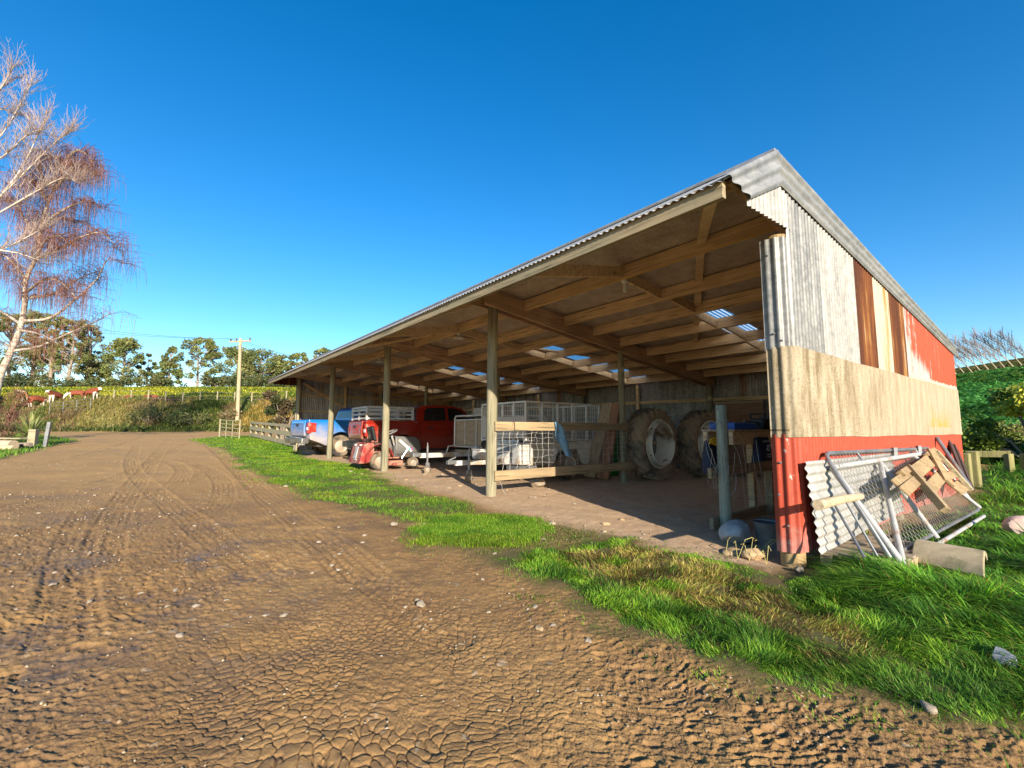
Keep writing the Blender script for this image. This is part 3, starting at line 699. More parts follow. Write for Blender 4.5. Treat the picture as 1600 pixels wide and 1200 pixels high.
def build_gravel():
    n0 = 12000; a = RNG.uniform(-R(50), R(35), n0); r = 2.0+16*RNG.uniform(0, 1, n0)**1.3; x, y = r*np.sin(a), r*np.cos(a)
    inside = np.min([sdist(q, x, y) for q in (LAWN_A, LAWN_B, LAWN_C, LEFTG)], axis=0); u, v = UVof((x, y))
    pat = sstep(.45, .62, fbm(x*.8, y*.8, 120, 4)); ok = (inside > .02) & (v < 2.6) & (RNG.uniform(0, 1, n0) < .12+.88*pat*np.clip(r/8, .15, 1)); x, y, r = x[ok], y[ok], r[ok]; n = len(x)
    s = RNG.uniform(.0025, .0075, n)*(1+r*.10); V = np.zeros((n, 6, 3)); base = np.array([(1, 0, 0), (0, 1, 0), (-1, 0, 0), (0, -1, 0), (0, 0, .7), (0, 0, -.7)])
    th = RNG.uniform(0, 6.28, n); c, sn = np.cos(th), np.sin(th); j = base[None]*RNG.uniform(.6, 1.3, (n, 6, 1))
    V[:, :, 0] = x[:, None]+s[:, None]*(j[:, :, 0]*c[:, None]*1.3-j[:, :, 1]*sn[:, None]); V[:, :, 1] = y[:, None]+s[:, None]*(j[:, :, 0]*sn[:, None]*1.3+j[:, :, 1]*c[:, None]); V[:, :, 2] = zt(x, y)[:, None]+.004+s[:, None]*j[:, :, 2]
    f = np.array([(0, 1, 4), (1, 2, 4), (2, 3, 4), (3, 0, 4), (1, 0, 5), (2, 1, 5), (3, 2, 5), (0, 3, 5)]); T = (np.arange(n)[:, None, None]*6+f[None]).reshape(-1, 3)
    t = pick([(.30, .23, .15), (.26, .18, .11), (.22, .145, .08), (.34, .28, .205)], n); C = np.ones((n, 6, 4)); C[:, :, :3] = t[:, None]
    o = np_mesh('gravel', V.reshape(-1, 3), None, T, M['grit'], {'tint': C.reshape(-1, 4)}); tag(o, 'fine gravel and grit scattered over the mud', 'gravel', kind='stuff')
def grit_mat():
    t = NT('grit'); at = t.n('ShaderNodeVertexColor'); at.layer_name = 'tint'; t.col(at.outputs[0]); t.set(.9); return t.m
M['grit'] = grit_mat()
# ------------------------------------------------------------------ the shed (local frame: x = to the right along the front, y = into the shed)
ROOF0, SL = 3.660, .1307
def roof_z(v): return ROOF0-SL*v
RIDGE_V, RIDGE_Z, EAVE_V, EAVE_Z = -.22, 3.689, -1.1586, 3.112
def gz(u): return GR*max(0, min(u, 18.5))
SKY = [(2.05, 2.62), (6.30, 6.92), (10.95, 11.55), (15.5, 16.1)]
UL, UR = 4*BAY+.16, -.13

def corr(mb, base, s0, s1, lo, hi, pitch=.0762, amp=.0085, k=8, rows=1, phase=0.):
    """corrugated sheet standing on a plan line: base(s) -> point, outward normal; lo/hi give the sheet's lower and upper edge"""
    n = max(2, int(round((s1-s0)/pitch*k))); b = len(mb.v)
    for i in range(n+1):
        s = s0+(s1-s0)*i/n; (px, py), (nx, ny) = base(s); o = amp*math.sin(2*math.pi*s/pitch+phase)
        z0 = lo(s) if callable(lo) else lo; z1 = hi(s) if callable(hi) else hi
        for j in range(rows+1): mb.v.append((px+nx*o, py+ny*o, z0+(z1-z0)*j/rows))
    for i in range(n):
        for j in range(rows):
            q = b+i*(rows+1)+j; mb.f.append((q, q+rows+1, q+rows+2, q+1))
def roofing(mb, u0, u1, a, b, pitch=.0762, amp=.009, k=6, lift=0.):
    """corrugated sheet lying on the line a-b of the (y,z) section, waves across the length of the shed"""
    n = max(2, int(round((u1-u0)/pitch*k))); base = len(mb.v)
    d = Vector((b[0]-a[0], b[1]-a[1])).normalized(); nn = Vector((-d.y, d.x)); nn = nn if nn.y > 0 else -nn
    for i in range(n+1):
        u = u0+(u1-u0)*i/n; o = amp*math.sin(2*math.pi*u/pitch)+lift
        for q in (a, b): mb.v.append((-u, q[0]+nn.x*o, q[1]+nn.y*o))
    for i in range(n): p = base+2*i; mb.f.append((p, p+2, p+3, p+1))

def build_shed():
    S = thing('farm_shed', 'long open fronted pole shed of patched corrugated iron with a low pitched roof', 'shed', W(0, 0), SHED_ROT)
    # --- poles
    def pole(u, v, r, z0, z1, mat, taper=.93, name='post', bulge=.006):
        m = MB(); pts = []; rr = []
        rnd = random.Random(int(u*100+v*10)); ph = rnd.random()*6
        for i in range(9):
            t = i/8; z = z0+(z1-z0)*t
            pts.append((-u+bulge*math.sin(ph+3*t), v+bulge*math.cos(ph+2.3*t), z)); rr.append(r*(1-(1-taper)*t)*(1+.02*math.sin(9*t+ph)))
        m.tube(pts, rr, 18); return m.build(name, mat, S, smooth=True)
    top = 3.2825
    for k in (1, 2, 3): pole(k*BAY, 0, (.094, .088, .086)[k-1], gz(k*BAY)-.2, top+.1, M['post'])
    pole(0, 0, .100, -.2, 2.99, M['stump'], name='corner_post')
    m = MB(); m.box((-4*BAY-.02, .0, 1.65), (.14, .10, 3.3)); m.build('end_post', M['post'], S, bevel=.006)
    m = MB(); m.box((-4*BAY+.14, -.02, 1.6), (.07, .07, 3.2)); m.build('end_stud', M['rail_u'], S, bevel=.005)
    for k in (1, 2, 3): pole(k*BAY+.02, 3.47, .072, gz(k*BAY)-.2, top-SL*3.45+.12, M['post'])
    for k in range(0, 9):
        u = k*BAY/2; pole(min(max(u, .12), 4*BAY-.1), DEPTH-.13, .08 if k % 2 == 0 else .06, gz(u)-.2, top-SL*DEPTH+.22, M['purlin'] if k % 2 else M['post'])
    for k in (0, 4):
        pole(.06 if k == 0 else 4*BAY-.06, 3.5, .07, gz(k*BAY)-.2, top-SL*3.5+.3, M['post'])
    # --- rafters: a board on each side of every pole
    for k in range(5):
        for sd in (-1, 1):
            if (k == 0 and sd < 0) or (k == 4 and sd > 0): continue
            u = k*BAY+sd*.105; a = -.24 if sd < 0 else -.62
            m = MB()
            def P(v, zb): return (v, zb)
            zb = lambda v: top-SL*v
            dep = lambda v: .30-.006*v
            pts = [(a, zb(a)), (DEPTH-.06, zb(DEPTH-.06)), (DEPTH-.06, zb(DEPTH-.06)+dep(DEPTH)), (0, zb(0)+dep(0)), (a, (zb(a)+dep(a)) if sd < 0 else (EAVE_Z+(a-EAVE_V)*.615-.035))]
            m.prism(pts, 'x', -u-.024, -u+.024); m.build('rafter', M['rafter'], S, bevel=.004)
        # short outrigger carrying the front slope
        if k in (1, 2, 3):
            m = MB(); m.beam((-k*BAY-.16, -.15, 3.47), (-k*BAY-.16, -1.07, 3.06), .045, .12, (0, 0, 1)); m.build('outrigger', M['purlin'], S, bevel=.003)
    # --- purlins, with bays lapped
    PV = [.66, 1.66, 2.48, 3.32, 4.25, 4.95, 5.85, 6.62]
    for i, v in enumerate(PV):
        for k in range(4):
            u0, u1 = k*BAY-.02, (k+1)*BAY+.02
            if k == 0: u0 = -.07
            if k == 3: u1 = UL-.07
            off = .028*(1 if k % 2 else -1); zc = roof_z(v)-.045-.095+random.uniform(-.008, .004)
            m = MB(); m.beam((-u0, v+off, zc), (-u1, v+off, zc+random.uniform(-.008, .008)), .048, .19, (0, 0, 1)); m.build('purlin', M['purlin'], S, bevel=.004)
    m = MB()
    for u0, u1 in ((-.085, 6.2), (6.2, 12.4), (12.4, UL-.02)): m.beam((-u0, -1.10, 3.068+random.uniform(-.006, .006)), (-u1+.004, -1.10, 3.068), .05, .15)
    m.build('fascia', M['fascia'], S, bevel=.004)
    m = MB(); m.beam((.06, -.3, 3.54), (-UL+.08, -.3, 3.54), .045, .14); m.build('ridge_board', M['purlin'], S)
    # blocking in the middle of each bay, and the diagonal braces
    for k in range(4):
        um = (k+.5)*BAY; vs = [-1.07]+PV
        for i in range(len(vs)-1):
            if i > 5 and k > 1: continue
            a, b = vs[i], vs[i+1]; z = lambda v: (min(roof_z(v)-.14, 3.05+.6*(v+1.07)) if v < 0 else roof_z(v)-.14)
            du = .04*((i % 2)*2-1)
            m = MB(); m.beam((-um-du, a+.03, z(a) if i else 3.09), (-um-du, b-.03, z(b)), .045, .15); m.build('blocking', M['purlin'], S, bevel=.003)
        vs = [-1.05, .66, 1.66, 2.48, 3.32, 4.25]
        for i in range(5):
            if k > 1: break
            f = lambda v: (k*BAY+.05+(v+1.05)*.62) if k == 0 else (k*BAY+BAY-.2-(v+1.05)*.6)
            a, b = vs[i]+.03, vs[i+1]-.03; z = lambda v: (3.06+.40*(v+1.05)/1.7 if v < .6 else roof_z(v)-.10)
            m = MB(); m.beam((-f(a), a, z(a)), (-f(b), b, z(b)), .10, .04); m.build('brace', M['purlin'], S, bevel=.003)
    m = MB(); m.tube([(-u, .60+.004*math.sin(u*5), roof_z(.66)-.245+.006*math.sin(u*2.1)) for u in np.linspace(-.05, 4.6, 40)], .005, 6); m.build('cable', M['yellow_rope'], S)
    # --- roof
    fr, bk = (RIDGE_V, RIDGE_Z), (DEPTH+.12, roof_z(DEPTH+.12))
    cuts = [UR]+[c for s in SKY for c in s]+[UL]
    m = MB(); sk = []
    for i in range(len(cuts)-1):
        if i % 2 == 0: roofing(m, cuts[i], cuts[i+1], fr, bk)
        else:
            roofing(m, cuts[i], cuts[i+1], fr, (2.6, roof_z(2.6))); roofing(m, cuts[i], cuts[i+1], (6.9, roof_z(6.9)), bk); sk.append((cuts[i], cuts[i+1]))
    m.build('roof', M['iron_roof'], S, smooth=True)
    for a, b in sk:
        m = MB(); roofing(m, a, b, (2.6, roof_z(2.6)), (6.9, roof_z(6.9))); m.build('skylight', M['skylight'], S, smooth=True)
    m = MB(); roofing(m, UR, UL, (EAVE_V, EAVE_Z), (RIDGE_V, RIDGE_Z)); m.build('front_roof', M['iron_roof'], S, smooth=True)
    m = MB(); m.tube([(-UR, RIDGE_V, RIDGE_Z+.02), (-UL, RIDGE_V, RIDGE_Z+.02)], .028, 10)
    m.beam((-UR, RIDGE_V+.09, RIDGE_Z+.008), (-UL, RIDGE_V+.09, RIDGE_Z+.008), .16, .006, (0, SL, 1)); m.beam((-UR, RIDGE_V-.07, RIDGE_Z-.022), (-UL, RIDGE_V-.07, RIDGE_Z-.022), .14, .006, (0, -.6, 1))
    m.build('ridge_cap', M['iron_flash'], S, smooth=True)
    # building paper under the iron
    m = MB()
    for i in range(len(cuts)-1):
        parts = [(RIDGE_V+.02, DEPTH)] if i % 2 == 0 else [(RIDGE_V+.02, 2.6), (6.9, DEPTH)]
        for a, b in parts:
            def P(s, t, a=a, b=b, u0=cuts[i], u1=cuts[i+1]):
                u = u0+(u1-u0)*s; v = a+(b-a)*t; sag = .012*math.sin(v*5.1+u*1.3)+.008*math.sin(u*4+v*2)
                return (-min(max(u, -.08), UL-.1), v, roof_z(v)-.036+sag*.6)
            m.grid(P, max(2, int((cuts[i+1]-cuts[i])*5)), max(2, int((b-a)*5)))
    def Pf(s, t):
        u = -.08+(UL-.02)*s; v = -1.07+(.85)*t; return (-u, v, EAVE_Z+(v-EAVE_V)*.615-.032+.006*math.sin(u*6+v*3))
    m.grid(Pf, 90, 5)
    m.build('building_paper', M['paper'], S, smooth=True)
    # --- end wall facing the camera side: the first sheets wrap round the corner pole
    rc = .12; x0 = .115
    def wrap(s):
        """s < 0: the return on the front face, s > 0: the end wall"""
        L1 = math.pi/2*rc
        if s < -L1/2: return (x0-rc+(s+L1/2), -.115), (0, -1)
        if s > L1/2: return (x0, -.115+rc+(s-L1/2)), (1, 0)
        a = (s+L1/2)/rc; return (x0-rc+rc*math.sin(a), -.115+rc-rc*math.cos(a)), (math.sin(a), -math.cos(a))
    def vs(s): return wrap(s)[0][1]
    s_of = lambda v: v+.115-rc+math.pi/4*rc
    send = s_of(DEPTH)
    wavy = lambda z, a, f: (lambda s: z+a*math.sin(s*f)+.5*a*math.sin(s*f*2.3+1))
    uptop = lambda s: (2.955 if vs(s) < -.02 else roof_z(vs(s))-.02)
    def wall_sheet(name, mat, s0, s1, lo, hi, **k):
        q = MB(); corr(q, wrap, s0, s1, lo, hi, **k); return q.build(name, mat, S, smooth=True)
    lowup = wavy(1.925, .006, 3.1)
    wall_sheet('galvanised_sheet', M['iron'], -.185, s_of(.70), lowup, uptop)['label'] = 'dark mottled galvanised sheet at the corner'
    wall_sheet('galvanised_sheet', M['iron_pale'], s_of(.70), s_of(1.76), lowup, uptop)['label'] = 'pale galvanised sheet'
    wall_sheet('rusty_sheet', M['rust'], s_of(1.76), s_of(2.46), lowup, uptop)
    wall_sheet('cream_sheet', M['cream'], s_of(2.46), s_of(3.12), lowup, uptop)
    wall_sheet('rusty_sheet', M['rust'], s_of(3.12), s_of(3.82), lowup, uptop)
    wall_sheet('painted_sheet', M['red_upper'], s_of(3.82), send, lowup, uptop)
    x0 += .014
    wall_sheet('fibre_cement_sheet', M['fibro'], -.19, send, wavy(1.122, .004, 2.2), wavy(1.935, .004, 2.7), pitch=.0762, amp=.0085, rows=2)
    x0 -= .014
    wall_sheet('base_sheet', M['red_base'], -.178, send, lambda s: .135+.012*math.sin(s*5), 1.15, rows=3)
    # gusset under the front slope
    m = MB(); b = lambda s: ((.118, s), (1, 0))
    corr(m, b, -.78, .06, lambda v: 3.035+.02*v, lambda v: min(3.06+(v+.775)*.515+.06, 3.6)); m.build('gusset_sheet', M['iron_pale'], S, smooth=True)
    # barge flashing with its long corrugations
    def barge(name, x, A0, A1, B0, B1, out=1, ns=2):
        q = MB()
        def P(s, t):
            a = Vector(A0).lerp(Vector(A1), s); c = Vector(B0).lerp(Vector(B1), s); p = a.lerp(c, t)
            return (x+out*.013*math.sin(t*2*math.pi*2.6), p.x, p.y)
        q.grid(P, 40, 40)
        q.add([(x, *A0), (x, *A1), (x-out*.16, A1[0], A1[1]+.012), (x-out*.16, A0[0], A0[1]+.012)], [(0, 1, 2, 3)])
        return q.build(name, M['iron_flash'], S, smooth=True)
    for x, out in ((.142, 1), (-UL-.012, -1)):
        barge('barge_flashing', x, (RIDGE_V, RIDGE_Z+.028), (DEPTH+.14, roof_z(DEPTH)+.035), (-.15, 3.40), (DEPTH+.14, roof_z(DEPTH)-.15), out)
        barge('barge_flashing', x+out*.004, (-1.165, EAVE_Z+.03), (RIDGE_V, RIDGE_Z+.028), (-.775, 3.07), (-.15, 3.40), out)
    # far end wall, seen from inside, and rear wall
    xl = -4*BAY-.12
    m = MB(); corr(m, lambda s: ((xl, s), (-1, 0)), -.08, DEPTH, lambda v: gz(18.5)+.02, lambda v: roof_z(v)-.03); m.build('end_wall', M['iron_inner'], S, smooth=True)
    m = MB(); corr(m, lambda s: ((xl-.004, s), (-1, 0)), -.95, .0, lambda v: 3.0, lambda v: min(3.06+(v+.95)*.55+.05, 3.6)); m.build('gusset_sheet', M['rust'], S, smooth=True)
    m = MB(); corr(m, lambda s: ((-s, DEPTH), (0, 1)), -.1, 4*BAY+.11, lambda s: gz(s)-.02, roof_z(DEPTH)-.02, k=6); m.build('rear_wall', M['iron_inner'], S, smooth=True)
    for z in (.75, 1.95):
        for k in range(4):
            m = MB(); u0, u1 = k*BAY+.05, (k+1)*BAY-.05; m.beam((-u0, DEPTH-.06, z+gz(u0)*.6), (-u1, DEPTH-.06, z+gz(u1)*.6), .045, .09); m.build('girt', M['purlin'], S)
    for z in (1.1, 1.95, 2.6):
        m = MB(); m.beam((xl+.05, .05, z), (xl+.05, DEPTH-.1, z), .045, .09); m.build('girt', M['board'], S)
        m = MB(); m.beam((.06, .12, z), (.06, DEPTH-.1, z), .045, .09); m.build('girt', M['purlin'], S)
    m = MB(); m.beam((xl+.09, .12, 3.12), (xl+.09, 2.2, 1.95), .045, .10); m.build('brace', M['rafter'], S)
    for v in (1.9, 5.3):
        m = MB(); m.box((xl+.07, v, 1.75), (.09, .09, 3.1)); m.build('stud', M['purlin'], S)
    # screws on the end wall
    m = MB()
    for s_, z in ((-.12, 2.80), (-.1, 2.06), (-.04, 1.99), (-.105, .90), (-.07, .36), (-.13, .62)):
        (px, py), n = wrap(s_); m.tube([(px, py, z), (px+n[0]*.022, py+n[1]*.022, z)], [.012, .007], 8)
    m.build('roofing_screw', M['galv'], S)
    # lamp holders under the first purlin
    L0 = None
    for k, txt in enumerate(('in the nearest bay', 'in the second bay from the near end', 'in the third bay from the near end')):
        o = thing('light_fitting', '', 'light fitting', W((k+.5)*BAY, .70, roof_z(.7)-.235), SHED_ROT, 'light fittings under the shed roof')
        o['label'] = 'white light fitting hanging under the front purlin '+txt
        m = MB(); m.lathe([(.0, 0), (.05, 0), (.05, -.03), (.028, -.04), (.026, -.10), (0, -.10)], 14); m.build('holder', M['lamp'], o, smooth=True)
        if k: m = MB(); m.lathe([(.03, -.05), (.11, -.10), (.115, -.115), (0, -.115)], 14); m.build('shade', M['lamp'], o, smooth=True)
        else: m = MB(); m.lathe([(.026, -.10), (.034, -.13), (.03, -.17), (0, -.185)], 14); m.build('bulb', M['lamp'], o, smooth=True)
    return S
# ------------------------------------------------------------------ vehicles and stored things
def wheel(parent, x, y, z, r, w, tyre_mat, rim_mat, side=1, name='wheel', studs=True):
    """tyre with its rim as a sub-part, axle along x"""
    Mx = Matrix.Rotation(R(90), 4, 'Y')
    m = MB(); ri = r*.58
    m.lathe([(ri, -w*.42), (r*.86, -w*.5), (r*.97, -w*.40), (r, -w*.2), (r, w*.2), (r*.97, w*.40), (r*.86, w*.5), (ri, w*.42)], 32, Mx)
    t = m.build(name, tyre_mat, parent, smooth=True, loc=(x, y, z))
    q = MB(); s = side*w
    q.lathe([(ri*1.02, s*.43), (ri*.95, s*.40), (ri*.86, s*.22), (ri*.5, s*.30), (ri*.3, s*.34), (0, s*.34)], 28, Mx)
    q.lathe([(ri*1.02, -s*.43), (ri*.9, -s*.2), (0, -s*.2)], 20, Mx)
    if studs:
        for k in range(6):
            a = k*math.pi/3; q.tube([(s*.30, ri*.36*math.cos(a), ri*.36*math.sin(a)), (s*.36, ri*.36*math.cos(a), ri*.36*math.sin(a))], .012, 6)
    q.build('rim', rim_mat, t, smooth=True)
    return t

def pickup(label, paint, P, heading, rack_col=None, lamp='red', flare=0.):
    o = thing('pickup_truck', label, 'pickup truck', P, heading-math.pi/2)
    def arc(cy, cz, r, a0, a1, n=12): return [(cy+r*math.cos(a0+(a1-a0)*i/n), cz+r*math.sin(a0+(a1-a0)*i/n)) for i in range(n+1)]
    rear = arc(1.2, .38, .47, math.pi, 0); front = arc(4.22, .38, .47, math.pi, 0)
    low = [(.16, .60), (.45, .50)]+rear+[(1.75, .36), (3.7, .36)]+front+[(4.95, .40), (5.08, .52)]
    up = [(5.12, .80), (5.0, .98), (4.6, 1.06), (3.85, 1.17), (3.5, 1.19), (1.6, 1.20), (1.58, 1.26), (.12, 1.26), (.10, 1.20)]
    out = low+up
    m = MB(); n = len(out)
    # three rings: belly, shoulder, far side, so that the flanks are curved
    def X(q, s):
        z = q[1]; b = .905-.055*((z-.82)/.45)**2-.05*max(0, q[0]-4.6)**2*2-.02*max(0, .25-q[0]); return s*b
    vs = [(X(q, -1), *q) for q in out]+[(X(q, 1), *q) for q in out]
    m.add(vs, [tuple(range(n)), tuple(reversed(range(n, 2*n)))]+[(i, n+i, n+(i+1) % n, (i+1) % n) for i in range(n)])
    m.build('body', paint, o, bevel=.022)
    # cab
    prof = [(1.60, 1.19), (1.70, 1.64), (1.84, 1.735), (2.3, 1.765), (2.9, 1.75), (3.15, 1.70), (3.92, 1.16)]
    xs = lambda z: .835-.17*((z-1.18)/.57)
    m = MB(); n = len(prof); vs = [(-xs(q[1]), *q) for q in prof]+[(xs(q[1]), *q) for q in prof]
    m.add(vs, [tuple(range(n)), tuple(reversed(range(n, 2*n)))]+[(i, n+i, n+(i+1) % n, (i+1) % n) for i in range(n)])
    m.build('cab', paint, o, bevel=.035)
    for s in (-1, 1):
        for poly in ([(1.86, 1.27), (1.93, 1.60), (2.05, 1.67), (2.60, 1.69), (2.60, 1.27)], [(2.70, 1.27), (2.70, 1.69), (3.0, 1.67), (3.10, 1.63), (3.60, 1.27)]):
            m = MB(); k = len(poly)
            m.add([(s*(xs(z)+.006), y, z) for y, z in poly]+[(s*(xs(z)-.02), y, z) for y, z in poly], [tuple(range(k)), tuple(reversed(range(k, 2*k)))]+[(i, k+i, k+(i+1) % k, (i+1) % k) for i in range(k)])
            m.build('side_window', M['glass'], o)
        m = MB(); m.box((s*.97, 3.45, 1.30), (.20, .12, .19)); m.build('wing_mirror', M['black'], o, bevel=.03)
        for y in (2.05, 2.95): m = MB(); m.box((s*.905, y, 1.06), (.03, .2, .04)); m.build('door_handle', M['black'], o, bevel=.01)
        m = MB(); m.box((s*.80, .14, .98), (.20, .10, .36)); m.box((s*.885, .22, 1.0), (.045, .24, .30))
        tl = m.build('tail_light', M['light_red'], o, bevel=.02)
        q = MB(); q.box((s*.80, .082, .96), (.15, .02, .10)); q.build('lamp_lens', M['light_clear'], tl, bevel=.006)
        m = MB(); m.box((s*.62, 5.08, .86), (.36, .12, .16)); m.build('headlight', M['light_clear'], o, bevel=.03)
        m = MB(); m.box((s*.84, 2.7, .40), (.10, 1.9, .06)); m.build('side_step', M['black'], o, bevel=.02)
        m = MB(); m.beam((s*.905, 1.66, 1.20), (s*.91, 1.78, .50), .006, .010, (1, 0, 0)); m.build('panel_gap', M['black'], o)
    m = MB(); m.add([(-.6, 1.628, 1.28), (.6, 1.628, 1.28), (.55, 1.685, 1.60), (-.55, 1.685, 1.60)], [(0, 1, 2, 3)]); m.build('rear_window', M['glass'], o, solid=.01)
    m = MB(); m.add([(-.74, 3.84, 1.24), (.74, 3.84, 1.24), (.63, 3.19, 1.69), (-.63, 3.19, 1.69)], [(0, 1, 2, 3)]); m.build('windscreen', M['glass'], o, solid=.01)
    m = MB(); m.grid(lambda s, t: (-.69+1.38*s, .075-.03*math.sin(math.pi*t)+(.012 if .35 < t < .75 and .12 < s < .88 else 0), .72+.52*t), 16, 14)
    tg = m.build('tailgate', paint, o, solid=.05, smooth=True)
    q = MB(); q.box((0, .035, 1.08), (.26, .03, .09)); q.build('handle', M['black'], tg, bevel=.01)
    m = MB(); m.box((0, .02, .56), (1.72, .22, .17)); m.box((0, -.02, .66), (.7, .2, .03)); b = m.build('rear_bumper', M['black'] if lamp == 'red' else M['chrome'], o, bevel=.03)
    m = MB(); m.tube([(0, .0, .44), (0, -.16, .44)], .03, 8); m.lathe([(0, .03), (.025, .02), (.028, 0), (.02, -.02)], 10, Matrix.Translation((0, -.16, .48))); m.build('tow_ball', M['dark_steel'], b)
    m = MB(); m.box((0, 2.6, .42), (1.2, 4.2, .14)); m.build('chassis', M['dark_steel'], o)
    m = MB(); m.box((0, 5.08, .62), (1.7, .16, .2)); m.build('front_bumper', M['black'], o, bevel=.03)
    for s in (-1, 1):
        for y in (1.2, 4.22): wheel(o, s*.76, y, .375, .375, .25, M['rubber'], M['alloy'], s)
        m = MB(); m.box((s*.76, .78, .36), (.26, .015, .34)); m.build('mudflap', M['black'], o)
    return o

def stock_rack(P, heading):
    o = thing('stock_rack', 'pale slatted crate of rails standing in the red pickup bed', 'crate', P, heading-math.pi/2)
    x, y0, y1, z0, z1 = .74, .16, 1.54, 1.27, 1.66
    def frame(name, a, b, k):
        m = MB(); a = Vector(a); b = Vector(b)
        for t in np.linspace(0, 1, k):
            p = a.lerp(b, t); m.box((p.x, p.y, (z0+z1)/2), (.05, .05, z1-z0))
        f = m.build(name, M['white_steel'], o, bevel=.005)
        for z in (z0+.05, z0+.17, z0+.29, z1-.02):
            q = MB(); q.beam((a.x, a.y, z), (b.x, b.y, z), .03, .055); q.build('slat', M['white_steel'], f, bevel=.003)
    frame('side_frame', (x, y0, 0), (x, y1, 0), 4); frame('side_frame', (-x, y0, 0), (-x, y1, 0), 4)
    frame('end_frame', (-x+.06, y0, 0), (x-.06, y0, 0), 3); frame('end_frame', (-x+.06, y1, 0), (x-.06, y1, 0), 3)
    return o

def mower(P, heading):
    o = thing('ride_on_mower', 'dusty red ride-on mower with a grey bonnet, parked behind a pole', 'ride-on mower', P, heading-math.pi/2)
    m = MB()
    prof = [(.0, .20), (.02, .24), (.10, .62), (.15, .72), (.26, .77), (.42, .76), (.44, .28), (.2, .2)]
    m.prism(prof, 'x', -.43, .43); c = m.build('grass_catcher', M['red_plastic'], o, bevel=.04)
    q = MB()
    q.beam((0, .028, .32), (0, .105, .66), .20, .03, (0, -1, .3)); q.build('catcher_panel', M['grey_steel'], c, bevel=.01)
    q = MB()
    for x in (-.2, .2): q.box((x, .12, .70), (.07, .07, .05)); 
    q.box((.08, .03, .30), (.16, .04, .03)); q.build('latch', M['white_steel'], c, bevel=.006)
    # body pan with fenders
    m = MB()
    for s in (-1, 1):
        def F(a, b, s=s):
            t = math.pi*(1.02-.95*a); return (s*(.30+.24*b), .56+.40*math.cos(t), .27+.46*math.sin(t))
        m.grid(F, 14, 3)
    m.build('fender', M['red_plastic'], o, smooth=True, solid=.012)
    m = MB(); m.box((0, .66, .44), (.6, .62, .16)); m.box((0, 1.02, .33), (.78, .36, .05)); m.build('body_pan', M['red_plastic'], o, bevel=.03)
    m = MB(); m.box((0, 1.02, .19), (1.02, .50, .14)); m.box((.56, 1.05, .16), (.16, .3, .09)); m.build('cutting_deck', M['red_plastic'], o, bevel=.04)
    m = MB(); m.grid(lambda a, b: (-.21+.42*a, .56+.07*math.sin(math.pi*a)-.10*b-.03, .80+.40*b+.03*math.sin(math.pi*a)), 10, 8); m.build('seat_back', M['black'], o, smooth=True, solid=.07)
    m = MB(); m.box((0, .72, .72), (.42, .38, .09)); m.build('seat', M['black'], o, bevel=.03)
    # bonnet
    m = MB()
    def Bn(a, b):
        y = 1.12+.82*a; w_ = .27*(1-.18*a**3); top = .93-.03*a-.24*max(0, a-.72)**2*8
        t = math.pi*(b); x = -w_*math.cos(t); zz = .42+(top-.42)*min(1, (math.sin(t)*1.7)**.7 if 0 < b < 1 else 0); return (x, y, zz)
    m.grid(Bn, 16, 18); m.build('bonnet', M['bonnet_grey'], o, smooth=True, solid=.02)
    m = MB(); m.box((0, 1.93, .58), (.40, .05, .32)); m.build('grille', M['black'], o, bevel=.02)
    dec = simple('decal_teal', (.02, .35, .32), .5, bump=0, var=.05); dec2 = simple('decal_purple', (.25, .05, .22), .5, bump=0, var=.05)
    for s in (-1, 1):
        m = MB(); m.beam((s*.30, 1.20, .84), (s*.295, 1.62, .50), .08, .012, (s, 0, 0)); st = m.build('side_stripe', M['white_steel'], o)
        for k, mt in ((0, dec), (1, dec2)): q = MB(); q.beam((s*.306, 1.52+.08*k, .62), (s*.306, 1.55+.08*k, .54), .05, .012, (s, 0, 0)); q.build('decal', mt, st)
    m = MB(); m.box((0, 1.28, .38), (.5, .9, .1)); m.build('chassis', M['dark_steel'], o)
    m = MB(); m.box((.2, 1.12, .52), (.12, .10, .30)); m.tube([(.3, 1.30, .30), (.3, 1.52, .62)], .025, 8); m.tube([(-.3, 1.2, .3), (-.3, 1.42, .5)], .03, 8); m.build('engine_parts', M['chrome'], o)
    m = MB(); m.tube([(0, 1.22, .62), (0, 1.10, .98)], .035, 10); cl = m.build('steering_column', M['grey_steel'], o, smooth=True)
    T = Matrix.Translation((0, 1.06, 1.05)) @ Matrix.Rotation(R(24), 4, 'X')
    q = MB(); ring = [T @ Vector((.205*math.cos(a), .205*math.sin(a), 0)) for a in np.linspace(0, 2*math.pi, 33)]; q.tube(ring, .022, 8)
    for a in (0, 2.1, 4.2): q.tube([T @ Vector((0, 0, -.03)), T @ Vector((.18*math.cos(a), .18*math.sin(a), 0))], .014, 6)
    q.build('steering_wheel', M['bucket'], cl, smooth=True)
    for s in (-1, 1):
        wheel(o, s*.43, .56, .255, .255, .22, M['rubber'], M['small_rim'], s, studs=False); wheel(o, s*.40, 1.60, .17, .17, .14, M['rubber'], M['small_rim'], s, studs=False)
    return o

def jockey(parent, x, y, top=.55):
    m = MB(); m.tube([(x, y, .22), (x, y, top+.22)], .024, 10); m.tube([(x-.02, y, top+.22), (x+.07, y-.04, top+.23), (x+.07, y-.04, top+.28)], .01, 6); m.box((x, y, .20), (.05, .09, .10))
    j = m.build('jockey_stand', M['galv'], parent)
    wheel(j, x, y, .09, .09, .06, M['rubber'], M['small_rim'], 1, studs=False, name='jockey_wheel')

